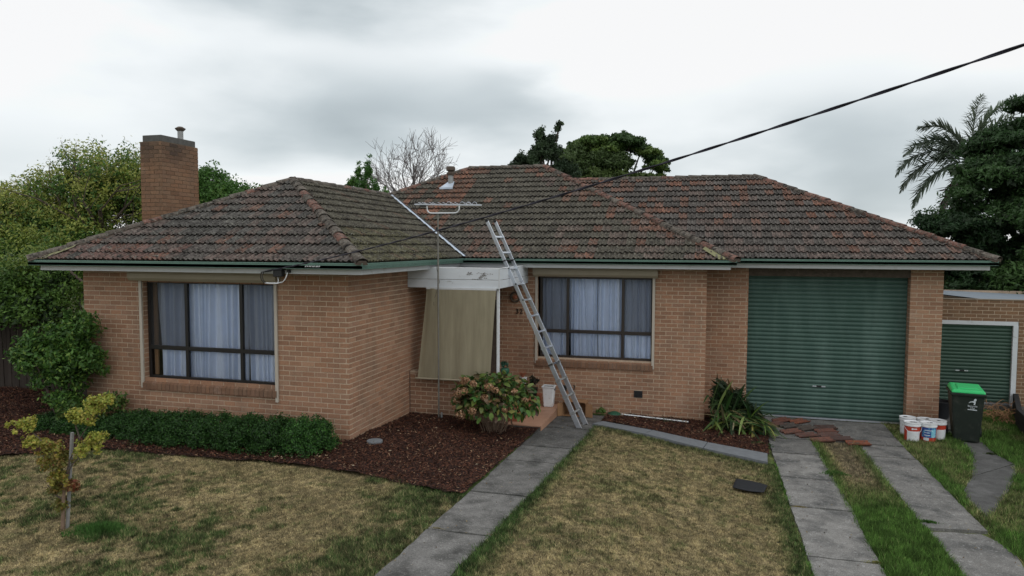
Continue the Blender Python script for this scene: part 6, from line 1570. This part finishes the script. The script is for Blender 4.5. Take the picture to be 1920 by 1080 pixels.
# sparse weed in front of the wall and small leafy plant by the box
wd = thing('weed_plant', 'spindly green weed growing against the right-hand wall base', 'weed', (4.9, 4.2, -.38))
b = MB(); P = []
for i in range(9):
    x = 4.62+i*.075; top = (x+rnd.uniform(-.08, .08), 4.25+rnd.uniform(-.05, .05), -.38+rnd.uniform(.12, .32)); b.tube([(4.85+i*.02, 4.3, -.40), top], [.005, .002], 4)
    for j in range(12): P.append((x*.5+4.9*.5+(top[0]-4.9)*j/12*.9+rnd.gauss(0, .015), top[1]+rnd.gauss(0, .015), -.38+(top[2]+.38)*j/12))
b.build('stems', 'bark', wd); P = np.array(P); leaves('foliage', P, np.tile([0, 0, 1.], (len(P), 1)), .035, pal([(.04, .08, .03), (.07, .10, .04)], [1, 1], len(P), r_), wd, .4, None)
P, N, q, k, e = clumps([(3.60, 4.45, -.24, .14, .12, .07)], 14, .05, 22, 811, .3)
lp_ = thing('leafy_weed', 'low bright green plant between cardboard box and leaf rake', 'plant', (3.6, 4.45, -.33)); leaves('foliage', P, N, .045, pal([(.07, .14, .03), (.10, .18, .04)], [1, 1], len(P), r_), lp_, .6, None)
# dry leaves caught in the potted plants on the porch
P, N, q, k, e = clumps([(1.96, 2.60, .99, .10, .09, .07)], 10, .04, 22, 821, .3); leaves('foliage', P, N, .045, pal([(.02, .08, .05), (.03, .10, .06)], [1, 1], len(P), r_), gpn, .5, None)
P, N, q, k, e = clumps([(2.12, 4.32, .32, .14, .12, .12)], 16, .05, 22, 823, .3); leaves('foliage', P, N, .06, pal([(.02, .035, .02), (.06, .03, .03)], [2, 1], len(P), r_), pp, .4, None)

def litter(name, label, boxes, n, size, cols, dz=.03):
    P = []
    for i in range(n):
        b_ = rnd.choice(boxes); x, y = rnd.uniform(b_[0], b_[1]), rnd.uniform(b_[2], b_[3]); P.append((x, y, zf(x, y)+dz+rnd.uniform(0, .012)))
    P = np.array(P); o = leaves(name, P, np.tile([0, 0, 1.], (len(P), 1)), size, pal(cols, [1]*len(cols), len(P), np.random.default_rng(n)), None, .55, 'stuff', jitter=.35)
    return props(o, label, 'leaf litter')
litter('leaf_litter', 'scattered brown leaves and straw bits on the path and drive', [(2.6, 3.5, -4.5, 4), (6.95, 9.3, 3.9, 5.7), (6.95, 7.7, -2, 4), (8.6, 9.3, -2, 4)], 420, .028, [(.16, .11, .06), (.25, .20, .11), (.09, .065, .045), (.05, .04, .03)], .022)
litter('leaf_litter', 'fallen pale leaves and twigs lying on the dark bark mulch', [(-6, -2, -2, -1.1), (0, 2.6, -1.5, 2.4), (3.9, 6.7, 3.3, 4.4), (-1, .2, -1.3, -.9)], 260, .045, [(.30, .22, .13), (.20, .13, .08), (.40, .32, .22)], .08)
litter('leaf_litter', 'dead leaves and clover flecks over the dry lawns', [(-6, 2.4, -5, -1.6), (3.7, 6.8, -4, 2.2)], 500, .026, [(.20, .13, .07), (.34, .27, .15), (.08, .06, .04)], .03)

# ------------------------------------------------------------------ fence and neighbours on the left
fc = thing('paling_fence', 'dark timber paling fence in deep shade behind the left tree', 'fence', (-9, 1.3, 0))
pm_me = None
for i in range(66):
    x = -5.56-i*.105; b = MB()
    if pm_me is None:
        b.box(-.05, .05, -.009, .009, 0, 1.9); pm_me = b.build('paling', 'timber', fc, local=False); W[pm_me.name] = Matrix.Translation((x, 1.3, -.05)); pm_me.matrix_local = W[fc.name].inverted() @ W[pm_me.name]; continue
    inst(pm_me.data, 'paling', fc, Matrix.Translation((x, 1.3+(.012 if i % 2 else 0), -.05+rnd.uniform(-.015, .02))) @ Matrix.Rotation(R(rnd.gauss(0, .5)), 4, 'Y'))
b = MB(); b.box(-12.6, -5.5, 1.335, 1.40, .3, .4); b.box(-12.6, -5.5, 1.335, 1.40, 1.45, 1.55); b.build('rail', 'timber', fc)
nb = thing('neighbour_shed', 'grey neighbouring shed wall glimpsed over the fence left of the house', 'shed', (-8, 7, 0))
b = MB(); b.box(-12, -7.2, 7, 9.5, -.3, 2.05); b.build('wall', 'neigh', nb)
b = MB(); b.hexa([(-12.3, 6.8, 2.06), (-7.0, 6.8, 2.06), (-7.0, 9.7, 2.5), (-12.3, 9.7, 2.5), (-12.3, 6.8, 2.12), (-7.0, 6.8, 2.12), (-7.0, 9.7, 2.56), (-12.3, 9.7, 2.56)]); b.build('roof', 'corr', nb)
